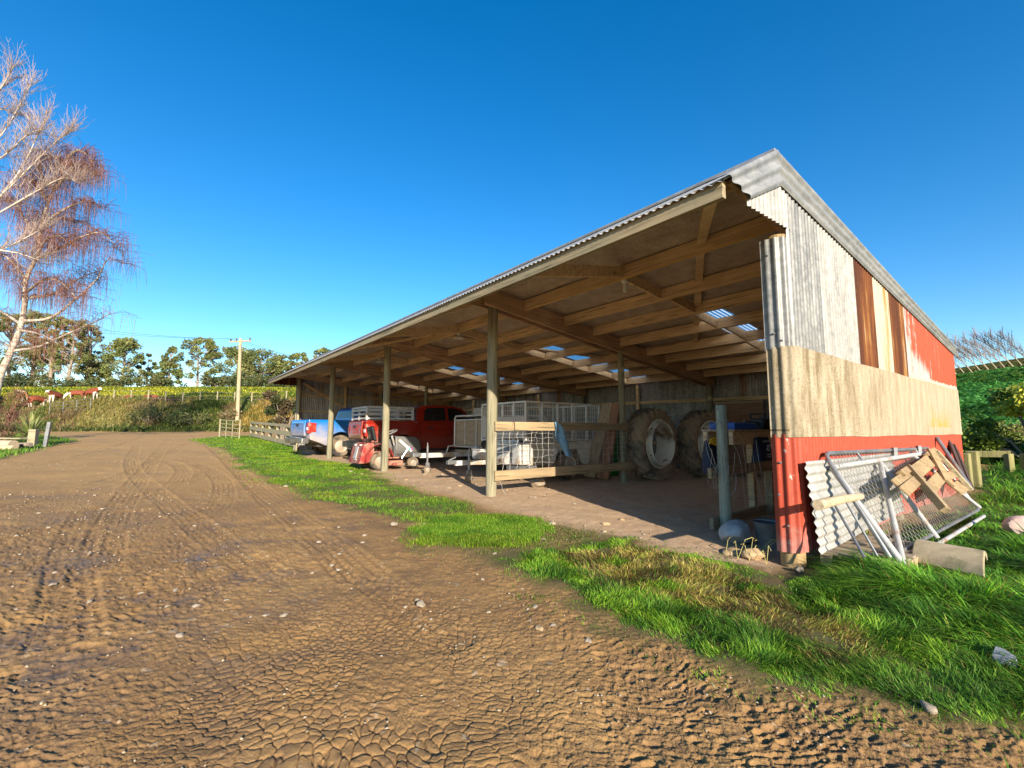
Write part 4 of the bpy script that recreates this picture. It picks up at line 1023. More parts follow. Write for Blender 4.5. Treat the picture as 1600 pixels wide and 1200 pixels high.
def cage_trailer():
    uc, vc = 6.35, 2.62
    o = thing('cage_trailer', 'pale farm trailer with a wire mesh cage, behind the timber rails', 'trailer', W(uc, vc, gz(uc)), SHED_ROT)
    x, y0, y1 = .80, -1.12, 1.13
    def panel(name, a, b, z0, z1, t=.03, mat='grey_steel'):
        m = MB(); m.beam((a[0], a[1], (z0+z1)/2), (b[0], b[1], (z0+z1)/2), t, z1-z0); return m.build(name, M[mat], o, bevel=.004)
    m = MB(); m.box((0, 0, .44), (1.56, 2.24, .05)); m.build('floor', M['grey_steel'], o)
    for s in (-1, 1):
        # tray side with the wheel arch left open
        pts = [(y0, .34), (-.46, .34), (-.30, .66), (.36, .66), (.52, .34), (y1, .34), (y1, .70), (y1-.10, .80), (y0, .80)]
        m = MB(); m.prism(pts, 'x', s*x-.014, s*x+.014); pn = m.build('tray_side', M['white_steel'] if False else M['grey_pale'], o)
        q = MB(); q.beam((s*(x+.02), y0, .78), (s*(x+.02), y1-.1, .78), .03, .035); q.beam((s*(x+.016), y0, .70), (s*(x+.016), y1, .70), .012, .015); q.build('fold', M['grey_pale'], pn, bevel=.003)
        m = MB(); 
        for a, b in (((-.50, .32), (-.32, .68)), ((-.32, .68), (.38, .68)), ((.38, .68), (.56, .32))): m.beam((s*(x+.06), a[0], a[1]), (s*(x+.06), b[0], b[1]), .12, .02, (0, 0, 1) if a[1] == b[1] else (0, 1, 0))
        m.build('mudguard', M['grey_pale'], o)
        wheel(o, s*(x+.02), .04, .32, .32, .20, M['rubber'], M['alloy'], s)
    panel('front_panel', (-x, y0), (x, y0), .34, .82, mat='grey_pale'); panel('front_board', (-x, y0-.02), (x, y0-.02), .90, 1.36, .02, 'beige_board'); panel('tail_panel', (-x, y1), (x, y1), .34, .80, mat='grey_pale')
    # cage
    m = MB(); r = .022
    zt_, zb_ = 1.66, .84
    cor = [(-x, y0), (x, y0), (x, y1), (-x, y1)]
    for i in range(4):
        a, b = cor[i], cor[(i+1) % 4]
        for z in (zt_, zb_): m.beam((*a, z), (*b, z), .035, .035)
        n = 5 if i in (1, 3) else 4
        for k in range(n):
            t = k/n; m.box((a[0]+(b[0]-a[0])*t, a[1]+(b[1]-a[1])*t, (zt_+zb_)/2), (.042, .042, zt_-zb_))
    cg = m.build('cage_frame', M['galv_pale'], o, bevel=.003)
    q = MB()
    for i in range(4):
        a, b = Vector((*cor[i], 0)), Vector((*cor[(i+1) % 4], 0)); L = (b-a).length
        for k in range(1, int(L/.075)): p = a.lerp(b, k*.075/L); q.beam((p.x, p.y, zb_), (p.x, p.y, zt_), .006, .006, (0, 1, .01))
        for z in np.arange(zb_+.1, zt_, .11): q.beam((a.x, a.y, z), (b.x, b.y, z), .006, .006)
    q.build('cage_mesh', M['galv_pale'], cg)
    # draw bar
    m = MB(); m.beam((0, y0, .40), (0, -2.32, .40), .07, .10); m.beam((-.55, y0, .40), (-.02, -1.9, .40), .05, .09); m.beam((.55, y0, .40), (.02, -1.9, .40), .05, .09); m.build('drawbar', M['white_steel'], o, bevel=.006)
    m = MB(); m.box((0, -2.40, .42), (.09, .20, .08)); m.tube([(0, -2.46, .46), (0, -2.30, .52)], .018, 8); m.build('coupling', M['galv'], o, bevel=.01)
    jockey(o, .09, -2.04, .45)
    return o

def crate_trailer():
    uc, vc = 8.35, 3.0
    o = thing('crate_trailer', 'small trailer with a tubular crate infilled with brown boards', 'trailer', W(uc, vc, gz(uc)), SHED_ROT)
    x, y0, y1 = .74, -1.1, .9; zb, ztop = .60, 1.30
    m = MB(); m.box((0, -.1, .48), (1.46, 1.98, .06)); m.build('deck', M['board'], o)
    for (a, b) in (((-x, y0), (x, y0)), ((x, y0), (x, y1)), ((x, y1), (-x, y1)), ((-x, y1), (-x, y0))):
        A, B = Vector((*a, 0)), Vector((*b, 0)); m = MB()
        c = .06; d = (B-A).normalized()
        m.tube([A+Vector((0, 0, zb)), A+Vector((0, 0, ztop+.05)), A+d*c+Vector((0, 0, ztop+.11)), B-d*c+Vector((0, 0, ztop+.11)), B+Vector((0, 0, ztop+.05)), B+Vector((0, 0, zb))], .022, 8)
        for z in (zb, ztop): m.tube([A+Vector((0, 0, z)), B+Vector((0, 0, z))], .02, 8)
        for t in (.36, .72): p = A.lerp(B, t); m.tube([p+Vector((0, 0, zb)), p+Vector((0, 0, ztop))], .012, 6)
        f = m.build('crate_frame', M['galv_pale'], o, smooth=True)
        q = MB(); q.beam(A*.97+Vector((0, 0, (zb+ztop)/2)), B*.97+Vector((0, 0, (zb+ztop)/2)), .012, ztop-zb-.06); q.build('infill_board', M['card_board'], f)
    m = MB(); m.beam((0, .7, .42), (0, -2.5, .42), .08, .11); m.build('drawbar', M['white_steel'], o, bevel=.006)
    m = MB(); m.box((0, -2.58, .44), (.10, .22, .09)); m.build('coupling', M['galv'], o, bevel=.01)
    m = MB(); m.tube([(x-.1, y0-.02, .62), (x-.1, y0-.22, .60), (x-.1, y0-.28, .42)], .018, 8); m.tube([(-x+.05, y0-.02, .62), (-x+.05, y0-.22, .60), (-x+.05, y0-.28, .42)], .018, 8); m.build('lamp_guard', M['galv_pale'], o, smooth=True)
    jockey(o, .12, -2.35, .45)
    for s in (-1, 1): wheel(o, s*.84, 0, .28, .28, .17, M['rubber'], M['alloy'], s)
    return o

def tractor_tyre(label, P, lean=0., turn=0.):
    o = thing('tractor_wheel', label, 'tractor wheel', P, SHED_ROT+turn, 'dual tractor wheels leaning in the nearest bay'); o.rotation_euler[0] = lean
    Mx = Matrix.Rotation(R(90), 4, 'Y'); Ro, w = .80, .46
    m = MB()
    m.lathe([(.50, -.17), (.54, -.20), (.64, -.245), (.72, -.24), (.765, -.20), (.775, -.1), (.78, 0), (.775, .1), (.765, .20), (.72, .24), (.64, .245), (.54, .20), (.50, .17)], 64, Mx)
    NL = 23
    for k in range(NL):
        for s in (-1, 1):
            a0 = 2*math.pi*(k+(.5 if s > 0 else 0))/NL; pts = []
            for t in (0, .35, .7, 1.0):
                a = a0+.30*t; rr = .782-.02*t*t; pts.append(Vector((s*(.01+.225*t), rr*math.cos(a), rr*math.sin(a))))
            for i in range(3):
                rad = Vector((0, pts[i].y, pts[i].z)).normalized(); m.beam(pts[i], pts[i+1], .052, .075, rad)
            a = a0+.30; rr = .75; q = Vector((s*.235, rr*math.cos(a), rr*math.sin(a))); q2 = Vector((s*.25, .66*math.cos(a+.03), .66*math.sin(a+.03)))
            m.beam(pts[3]*.985, q2, .05, .04, Vector((s, 0, 0)))
    m.build('tyre', M['tractor_rubber'], o, smooth=True, loc=(0, 0, Ro))
    m = MB()
    m.lathe([(.56, .20), (.545, .235), (.515, .225), (.50, .19), (.492, .16), (.478, .17), (.474, .28), (.488, .305), (.484, .32), (.462, .31), (.458, .02), (.47, -.02), (.50, -.10), (.50, -.16), (.53, -.19)], 56, Mx)
    rm = m.build('rim', M['rim'], o, smooth=True, loc=(0, 0, Ro))
    q = MB(); q.tube([(.23, .47*math.cos(2.4), .47*math.sin(2.4)), (.23, .485*math.cos(2.4), .485*math.sin(2.4))], .02, 10); q.tube([(.24, -.41, -.25), (.24, -.42, -.26)], .015, 8); q.build('valve_cover', M['dark_steel'], rm)
    return o

M['grey_pale'] = simple('pale_grey_paint', (.62, .58, .50), .55, var=.12, scale=4, dirt=(.35, .27, .18), dirt_amt=.35)
M['galv_pale'] = simple('pale_tube', (.66, .63, .58), .5, .2, var=.15, scale=8)
M['beige_board'] = simple('beige_board_paint', (.48, .42, .35), .7, var=.1, scale=3)
M['card_board'] = simple('brown_infill_board', (.36, .27, .17), .8, var=.2, scale=4, stretch=(1, 1, 4))
M['red_paint'] = car_paint('red_truck_paint', (.23, .012, .004), .4)
M['blue_paint'] = car_paint('blue_truck_paint', (.005, .16, .50), .85, .55, 1.26)

def build_vehicles():
    h1 = R(43); Pb = W(14.18, -.70, 0); Pb.z = gz(14.5)
    def corner(P, h, x, y):      # position of the rear centre from the rear right corner
        return P-Vector((math.sin(h), -math.cos(h), 0))*x
    pickup('dusty blue pickup truck reversed out of the far bay', M['blue_paint'], corner(Pb, h1, .9, 0), h1, lamp='chrome')
    h2 = R(34.5); Pr = Vector((-4.16, 12.8, 0)); Pr.z = gz(10.9)
    c = corner(Pr, h2, .9, 0); pickup('red pickup truck parked nose in under the middle bay', M['red_paint'], c, h2)
    stock_rack(c, h2)
    hm = R(38); Pm = W(9.48, -.06, 0); Pm.z = gz(9.5)
    f, s = Vector((math.cos(hm), math.sin(hm), 0)), Vector((math.sin(hm), -math.cos(hm), 0))
    mo = mower(Pm-(s*.43+f*.56)*.9, hm); mo.scale = (.9, .9, .9)
    cage_trailer(); crate_trailer()
    tractor_tyre('big tractor wheel with a protruding pale rim, next to the leaning slabs', W(4.62, 4.42, gz(4.6)), R(-2), R(4))
    tractor_tyre('big tractor wheel with a protruding pale rim, half hidden behind the short post', W(4.30, 6.05, gz(4.3)), R(-4), R(-3))

def shed_thing(name, label, cat, u, v, z=None, group=None, turn=0):
    return thing(name, label, cat, W(u, v, gz(u) if z is None else z), SHED_ROT+turn, group)

def build_inside():
    # --- timber rails across the side of the nearest bay
    o = shed_thing('rail_fence', 'two heavy timber rails with torn wire netting between two shed poles', 'fence', BAY, 0, 0)
    for z, h, y1 in ((1.245, .155, 3.45), (.42, .165, 3.68)):
        m = MB(); m.beam((.112, -.02, z), (.112, y1, z+.01), .045, h); m.build('rail', M['rail'], o, bevel=.006)
    m = MB(); rnd = random.Random(3)
    for i in range(24):
        y = .02+i*.15; b = .05 if i in (3, 4, 5, 6) else .012; pts = []
        lo = .50 if i < 9 else .52
        for k in range(9): pts.append((.085, y+rnd.uniform(-b, b), lo+(1.17-lo)*k/8))
        m.tube(pts, .0034, 5)
    for z in (.60, .71, .82, .93, 1.04, 1.12):
        pts = [(.083, .0+i*.15, z+rnd.uniform(-.018, .018)) for i in range(24)]; m.tube(pts, .0034, 5)
    m.tube([(.09, .10, .34), (.12, .13, .24), (.10, .16, .17), (.13, .20, .10)], .004, 5)
    m.build('netting', M['wire'], o)
    m = MB()
    pts = [(.14+.01*math.sin(a*2), .36+.02*math.cos(a), 1.18+.15*math.sin(a)) for a in np.linspace(-2.6, 2.6, 22)]; m.tube(pts, .006, 6); m.build('wire_loop', M['dark_steel'], o)
    # rag
    m = MB()
    def Rg(a, b):
        y = 1.33+.34*b+.02*math.sin(b*9); wd = .03+.15*math.sin(min(1, b*1.25)*math.pi*.8)**.8*(1-.55*max(0, b-.7)*2)
        return (.15+.02*math.sin(a*7+b*5)+.012*math.sin(b*13), y+(a-.5)*wd*1.5, 1.335-.66*b+.05*abs(a-.5)*b)
    m.grid(Rg, 10, 22); r = m.build('hanging_rag', M['blue_rag'], None, smooth=True, solid=.004); r.matrix_world = Matrix.Translation(W(BAY, 0)) @ Matrix.Rotation(SHED_ROT, 4, 'Z')
    tag(r, 'torn blue cloth hanging from the upper timber rail', 'cloth')
    # slabs against the mid pole
    for i, (u0, v0, u1, v1, w_, mat, txt) in enumerate(((5.50, 3.36, 5.16, 3.66, .30, 'board', 'grey brown slab of timber leaning behind the rails'), (5.10, 3.36, 4.84, 3.56, .27, 'red_slab', 'reddish slab of timber leaning against the inner pole'))):
        a = W(u0, v0, gz(u0)+.02); b = W(u1, v1, 1.80-.04*i); m = MB()
        d = (b-a); n = 7
        vs = []
        for k in range(n+1):
            t = k/n; p = a+d*t; ww = w_*(1+.10*math.sin(3*t+i*2)); x = Vector((-UX, -UY, 0)); y = Vector((-VX, -VY, .2)).normalized()
            for sx, sy in ((-1, 0), (1, 0), (1, 1), (-1, 1)): vs.append(p+x*sx*ww/2+y*sy*.06)
        fs = [(3, 2, 1, 0), tuple(n*4+j for j in range(4))]
        for k in range(n):
            for j in range(4): fs.append((k*4+j, k*4+(j+1) % 4, k*4+4+(j+1) % 4, k*4+4+j))
        m.add(vs, fs); s = m.build('timber_slab', M[mat], None, bevel=.008); tag(s, txt, 'timber slab')
    # boulder and rubble by the rails
    rock('boulder', 'pale broken boulder on the dirt below the lower timber rail', W(5.02, 1.35, gz(5)+.03), (.24, .14, .10), 3, 'stone', 'rock')
    # --- pen with the work bench
    o = shed_thing('short_post', 'short green tinged round post standing in the nearest bay', 'post', 1.03, .82, 0)
    m = MB(); m.tube([(0, 0, -.2), (.002, 0, .5), (-.004, .004, 1.0), (0, 0, 1.475), (0, 0, 1.485)], [.068, .066, .064, .062, .056], 20); m.build('pole', M['post_green'], o, smooth=True)
    m = MB()
    for x, z in ((-.02, 1.42), (.012, 1.38), (-.005, 1.28), (.02, 1.26), (-.028, 1.24)): m.beam((x, -.064, z), (x+.004, -.066, z+.03), .006, .008, (0, 1, 0))
    m.build('staples', M['galv'], o)
    o = shed_thing('pen_rails', 'two dark timber rails running back from the short post', 'fence', 1.12, .66, 0)
    for z, dz in ((.68, .12), (.10, .13)): m = MB(); m.beam((0, 0, z), (0, 2.6, z+.05), .05, dz); m.build('rail', M['rail'], o, bevel=.005)
    m = MB(); m.beam((.055, 1.38, .06), (.055, 1.42, .64), .045, .09, (1, 0, 0)); m.build('upright', M['rail'], o)
    # coiled wire on the post
    m = MB(); rnd = random.Random(5)
    for k in range(5):
        a0, r0 = rnd.uniform(.0, 2.3), rnd.uniform(.18, .32); cx = rnd.uniform(-.10, .12); cz = .86-.02*k+rnd.uniform(-.12, .1)
        pts = [(cx+r0*(.55+.15*math.sin(t*.7+k))*math.cos(t)+.03*math.sin(2*t+k), -.10-.01*k+.05*math.sin(1.5*t+k), cz+r0*1.25*math.sin(t)) for t in np.linspace(a0, a0+rnd.uniform(3.2, 5.4), 30)]
        m.tube(pts, .0024, 5)
    for k in range(5):
        x = .12+.07*k; pts = [(x+.03*math.sin(4*t+k), .02+.25*t, 1.02-.75*t+.05*math.sin(6*t+k*2)) for t in np.linspace(0, 1, 12)]; m.tube(pts, .0024, 5)
    w_ = m.build('wire_coil', M['wire'], None); w_.matrix_world = Matrix.Translation(W(1.03, .82)) @ Matrix.Rotation(SHED_ROT, 4, 'Z')
    tag(w_, 'loose loops of fence wire hung on the short post', 'wire')
    o = shed_thing('work_bench', 'rough timber work bench behind the short post', 'bench', 1.43, 2.2, 0)
    m = MB(); m.beam((.18, -.75, 1.08), (.18, 1.5, 1.08), .06, .17); m.build('front_beam', M['purlin'], o, bevel=.006)
    m = MB(); m.beam((-.18, -.75, 1.08), (-.18, 1.5, 1.08), .06, .17); m.build('rear_beam', M['purlin'], o, bevel=.006)
    m = MB(); m.box((0, .37, 1.182), (.46, 2.24, .03)); m.build('bench_top', M['board'], o, bevel=.004)
    for x in (-.12, .12):
        for y in (.42, 1.3): m = MB(); m.box((x, y, .52), (.09, .09, 1.0)); m.build('leg', M['purlin'], o, bevel=.005)
    m = MB(); m.box((0, .67, .62), (.4, 1.5, .03)); m.build('shelf', M['board'], o)
    # what lies on it
    q = shed_thing('blue_crate', 'shallow blue plastic tray on the work bench', 'tray', 1.42, 1.86, 1.197); m = MB(); m.box((0, 0, .045), (.36, .62, .09)); m.build('tray_body', simple('blue_plastic', (.005, .09, .42), .4, bump=0), q, bevel=.01)
    m = MB(); m.box((0, 0, .092), (.32, .57, .01)); m.build('tray_lining', M['black'], q)
    q = shed_thing('chainsaw', 'dark chainsaw lying on the work bench next to the blue tray', 'chainsaw', 1.42, 2.62, 1.197)
    m = MB(); m.box((0, .1, .09), (.2, .32, .17)); m.build('motor_body', M['black'], q, bevel=.03)
    m = MB(); m.tube([(-.1, -.02, .1), (-.1, .0, .24), (.1, .0, .24), (.1, -.02, .1)], .016, 8); m.tube([(0, .25, .16), (0, .42, .18), (0, .42, .06), (0, .25, .05)], .018, 8); m.build('handle', M['black'], q, smooth=True)
    m = MB(); m.beam((.02, -.06, .08), (.02, -.48, .10), .012, .07); m.build('guide_bar', M['galv'], q, bevel=.003)
    q = shed_thing('black_toolbox', 'black tool case at the wall end of the work bench', 'tool case', 1.42, 3.15, 1.197); m = MB(); m.box((0, 0, .1), (.3, .4, .2)); m.build('case', M['black'], q, bevel=.02)
    m = MB(); m.tube([(0, -.1, .2), (0, -.1, .25), (0, .1, .25), (0, .1, .2)], .012, 6); m.build('handle', M['dark_steel'], q)
    m = MB(); m.box((.151, .0, .12), (.003, .2, .03)); m.build('maker_plate', M['light_clear'], q)
    # sacks with white print, hung below the bench edge
    navy = simple('navy_sack', (.012, .02, .05), .55, var=.3, scale=4, bump=.2); wp = simple('white_print', (.5, .52, .55), .6, var=.1, bump=0)
    for u, v, txt in ((1.20, 2.20, 'navy feed sack with white print under the bench, beside the corner post'), (1.60, 1.62, 'navy feed sack with white print standing left of the short post')):
        q = shed_thing('feed_sack', txt, 'sack', u, v, .64 if v > 2 else .60, 'navy feed sacks with white print')
        m = MB()
        def Sk(a, b):
            t = 2*math.pi*a; ww = .19*(1+.05*math.sin(b*7)); d = .09*(1-.75*b**3); e = .55
            cx, sx = math.cos(t), math.sin(t); return (math.copysign(abs(sx)**e, sx)*d, math.copysign(abs(cx)**e, cx)*ww, .44*b+.012*math.sin(3*t)*b)
        m.grid(Sk, 28, 10); m.add([Sk(i/28, 1) for i in range(28)], [tuple(range(28))]); m.build('sack_body', navy, q, smooth=True)
        m = MB()
        def strip(y, z, w2, h2, n=1):
            for k in range(n):
                ww = w2/n*.78; m.box((.098-.04*(z/.44)**3, y-w2/2+(k+.5)*w2/n, z), (.004, ww, h2))
        strip(0, .395, .22, .020, 9); strip(0, .215, .13, .016, 7); strip(0, .185, .11, .010, 8)
        for dz, dy in ((.325, .012), (.285, -.012)):
            pts = [(.092, dy+.035*math.cos(t), dz+.02*math.sin(t)) for t in np.linspace(-.6+(0 if dy > 0 else 3.1), 3.9+(0 if dy > 0 else 3.1), 12)]; m.tube(pts, .008, 6)
        m.build('white_emblem', wp, q)
    m = MB(); rnd = random.Random(9)
    for k in range(10):
        r0 = rnd.uniform(.06, .13); m.tube([(rnd.uniform(-.01, .01)+.10*math.sin(t)*.4, .0+r0*1.5*math.cos(t)+.02*math.sin(3*t), .03+.012*k*.5+.02*math.sin(2*t+k)) for t in np.linspace(0, 6.2, 22)], .011, 6)
    w_ = m.build('yellow_rope', M['yellow_rope'], None); w_.matrix_world = Matrix.Translation(W(1.40, 1.42, .98)) @ Matrix.Rotation(SHED_ROT, 4, 'Z'); tag(w_, 'tangle of orange yellow rope hanging below the bench beam', 'rope')
    q = shed_thing('plywood_panel', 'sheet of brown plywood propped against the rear wall', 'panel', 3.72, 6.75, 0); m = MB(); m.beam((-.58, -.03, 1.02), (.58, -.03, 1.02), .02, 1.72); m.build('sheet', M['plywood'], q)
    m = MB(); m.beam((-.6, -.05, 1.87), (.6, -.05, 1.87), .03, .05); m.build('batten', M['board'], q)
    q = shed_thing('downpipe', 'dark blue plastic drum standing behind the work bench', 'drum', 2.52, 6.3, gz(2.5)); q.name = 'plastic_drum'
    m = MB(); m.lathe([(0, 1.28), (.16, 1.28), (.2, 1.25), (.2, 1.0), (.207, .98), (.2, .95), (.2, .4), (.207, .38), (.2, .35), (.2, 0), (0, 0)], 24); m.build('drum_body', simple('dark_blue_plastic', (.02, .035, .07), .45, bump=.05), q, smooth=True)
    m = MB(); m.lathe([(.205, 1.22), (.215, 1.2), (.215, 1.17), (.205, 1.15)], 24); m.build('lid_ring', M['galv'], q, smooth=True)
    # stone, bucket and round stones by the corner
    rock('stone_block', 'flat blue grey stone block between the short post and the bucket', W(.70, .42, .02), (.27, .17, .14), 5, 'stone_blue', 'stone')
    rock('river_stone', 'large tan river stone beside the corner pole', W(.30, -.06, .01), (.13, .085, .065), 6, 'stone_tan', 'stone')
    rock('river_stone', 'flat pale river stone half buried left of the large tan stone', W(.52, -.02, -.01), (.14, .09, .04), 7, 'stone_tan', 'stone')
    rock('river_stone', 'small white stone in the grass below the corner pole', W(-.12, -.20, .02), (.045, .035, .025), 8, 'stone', 'stone')
    q = shed_thing('bucket', 'old grey bucket just inside the corner pole', 'bucket', .40, .50, .0); m = MB(); m.lathe([(0, 0), (.12, 0), (.15, .25), (.157, .26), (.145, .25), (.115, .02), (0, .02)], 26); m.build('pail', M['bucket'], q, smooth=True)
    m = MB(); m.tube([(.15*math.cos(t), .15*math.sin(t)*.3-.05, .25+.02*math.sin(t)) for t in np.linspace(0, 3.14, 16)], .004, 6); m.build('handle', M['galv'], q)
    # odds and ends on the trailers
    q = shed_thing('drawbar_box', 'white metal tool box on the drawbar of the cage trailer', 'tool box', 6.36, 1.02, gz(6.4)+.455); m = MB(); m.box((0, 0, .10), (.34, .42, .2)); m.build('box_body', M['white_steel'], q, bevel=.04); m = MB(); m.box((0, 0, .208), (.35, .43, .02)); m.build('lid', M['white_steel'], q, bevel=.006)
    q = shed_thing('winch', 'dark cable drum above the white tool box', 'cable drum', 6.38, 1.08, gz(6.4)+.674); m = MB(); m.lathe([(0, -.06), (.09, -.06), (.09, -.05), (.05, -.045), (.05, .045), (.09, .05), (.09, .06), (0, .06)], 20, Matrix.Translation((0, 0, .09)) @ Matrix.Rotation(R(90), 4, 'Y')); m.build('drum', M['dark_steel'], q, smooth=True); m = MB(); m.box((0, .12, .03), (.1, .12, .06)); m.build('base', M['card'], q, bevel=.01)
    q = shed_thing('grey_case', 'grey wedge shaped case in front of the cage trailer', 'case', 5.92, 1.22, gz(6)+.38); m = MB(); m.prism([(-.16, 0), (.18, 0), (.18, .34), (.06, .36), (-.16, .14)], 'x', -.28, .24); m.build('case_body', M['grey_steel'], q, bevel=.02); m = MB(); m.box((.1, -.166, .09), (.06, .012, .05)); m.build('latch', M['dark_steel'], q)
    q = shed_thing('spray_tank', 'white square tank strapped at the front of the cage trailer', 'tank', 5.42, 1.28, gz(5.4)+.40); m = MB(); m.box((0, 0, .22), (.28, .3, .44)); m.build('tank_body', M['white_steel'], q, bevel=.03); m = MB(); m.tube([(0, 0, .44), (0, 0, .48)], .05, 14); m.build('cap', M['black'], q)
    for s in (-.1, .1): m = MB(); m.beam((.145, s, .02), (.145, s, .42), .01, .02, (0, 1, 0)); m.build('strap', M['dark_steel'], q)
    m = MB(); m.box((0, 0, -.06), (.4, .45, .08)); m.build('bracket', M['galv'], q)
    q = shed_thing('storage_box', 'white cardboard box stacked on the crate trailer', 'box', 8.62, 2.6, gz(8)+1.42); m = MB(); m.box((0, 0, .11), (.5, .5, .22)); m.build('carton', M['beige_board'], q, bevel=.005); m = MB(); m.beam((0, -.25, .222), (0, .25, .222), .06, .003); m.build('tape', M['card'], q)
    q = shed_thing('storage_box', 'brown cardboard box stacked on the crate trailer', 'box', 8.05, 2.6, gz(8)+1.42); m = MB(); m.box((0, 0, .115), (.54, .5, .23)); m.build('carton', M['card'], q, bevel=.005); m = MB(); m.beam((0, -.25, .232), (0, .25, .232), .06, .003); m.build('tape', M['beige_board'], q)
    q = shed_thing('fuel_can', 'green plastic drum between the cage trailer and the leaning slabs', 'drum', 5.72, 4.35, gz(5.7)); m = MB(); m.lathe([(0, 1.12), (.16, 1.12), (.2, 1.05), (.2, .1), (.17, 0), (0, 0)], 24); m.build('drum_body', simple('green_plastic', (.03, .26, .05), .5, bump=.05), q, smooth=True); m = MB(); m.tube([(.05, 0, 1.12), (.05, 0, 1.16)], .035, 12); m.build('cap', M['black'], q); q.name = 'green_drum'
M['bucket'] = simple('old_grey_plastic', (.16, .15, .14), .7, var=.3, scale=7)
M['post_green'] = wood('green_tinged_pole', (.33, .34, .25), 2, .5, stain=(.22, .28, .20), knots=False)

def rock(name, label, P, size, seed, mat, cat, group=None):
    bm = bmesh.new(); bmesh.ops.create_icosphere(bm, subdivisions=4, radius=1)
    rs = np.random.default_rng(seed); o1 = rs.uniform(-10, 10, 3)
    co = np.array([v.co[:] for v in bm.verts]); pl = rs.normal(0, 1, (14, 3)); pl /= np.linalg.norm(pl, axis=1)[:, None]; dd = rs.uniform(.62, .98, 14)
    d = co@pl.T; t = np.min(np.where(d > 1e-3, dd/np.maximum(d, 1e-3), 9), axis=1); k = np.minimum(1.03, t)
    k = k*(1+.10*(fbm(co[:, 0]*1.7+o1[0], co[:, 1]*1.7+co[:, 2]*1.3+o1[1], seed)-.5)+.05*(fbm(co[:, 0]*6+o1[2], co[:, 1]*6+co[:, 2]*5, seed+2)-.5))
    co = co*k[:, None]*np.array(size)
    for v, c in zip(bm.verts, co): v.co = c
    me = bpy.data.meshes.new(name); bm.to_mesh(me); bm.free(); me.materials.append(M[mat]); me.polygons.foreach_set('use_smooth', [True]*len(me.polygons))
    
    try: me.set_sharp_from_angle(angle=R(28))
    except Exception: pass
    o = bpy.data.objects.new(name, me); COL.objects.link(o); o.location = (P[0], P[1], P[2]+size[2]*.55); o.rotation_euler = (0, 0, rs.uniform(0, 6)); return tag(o, label, cat, group)
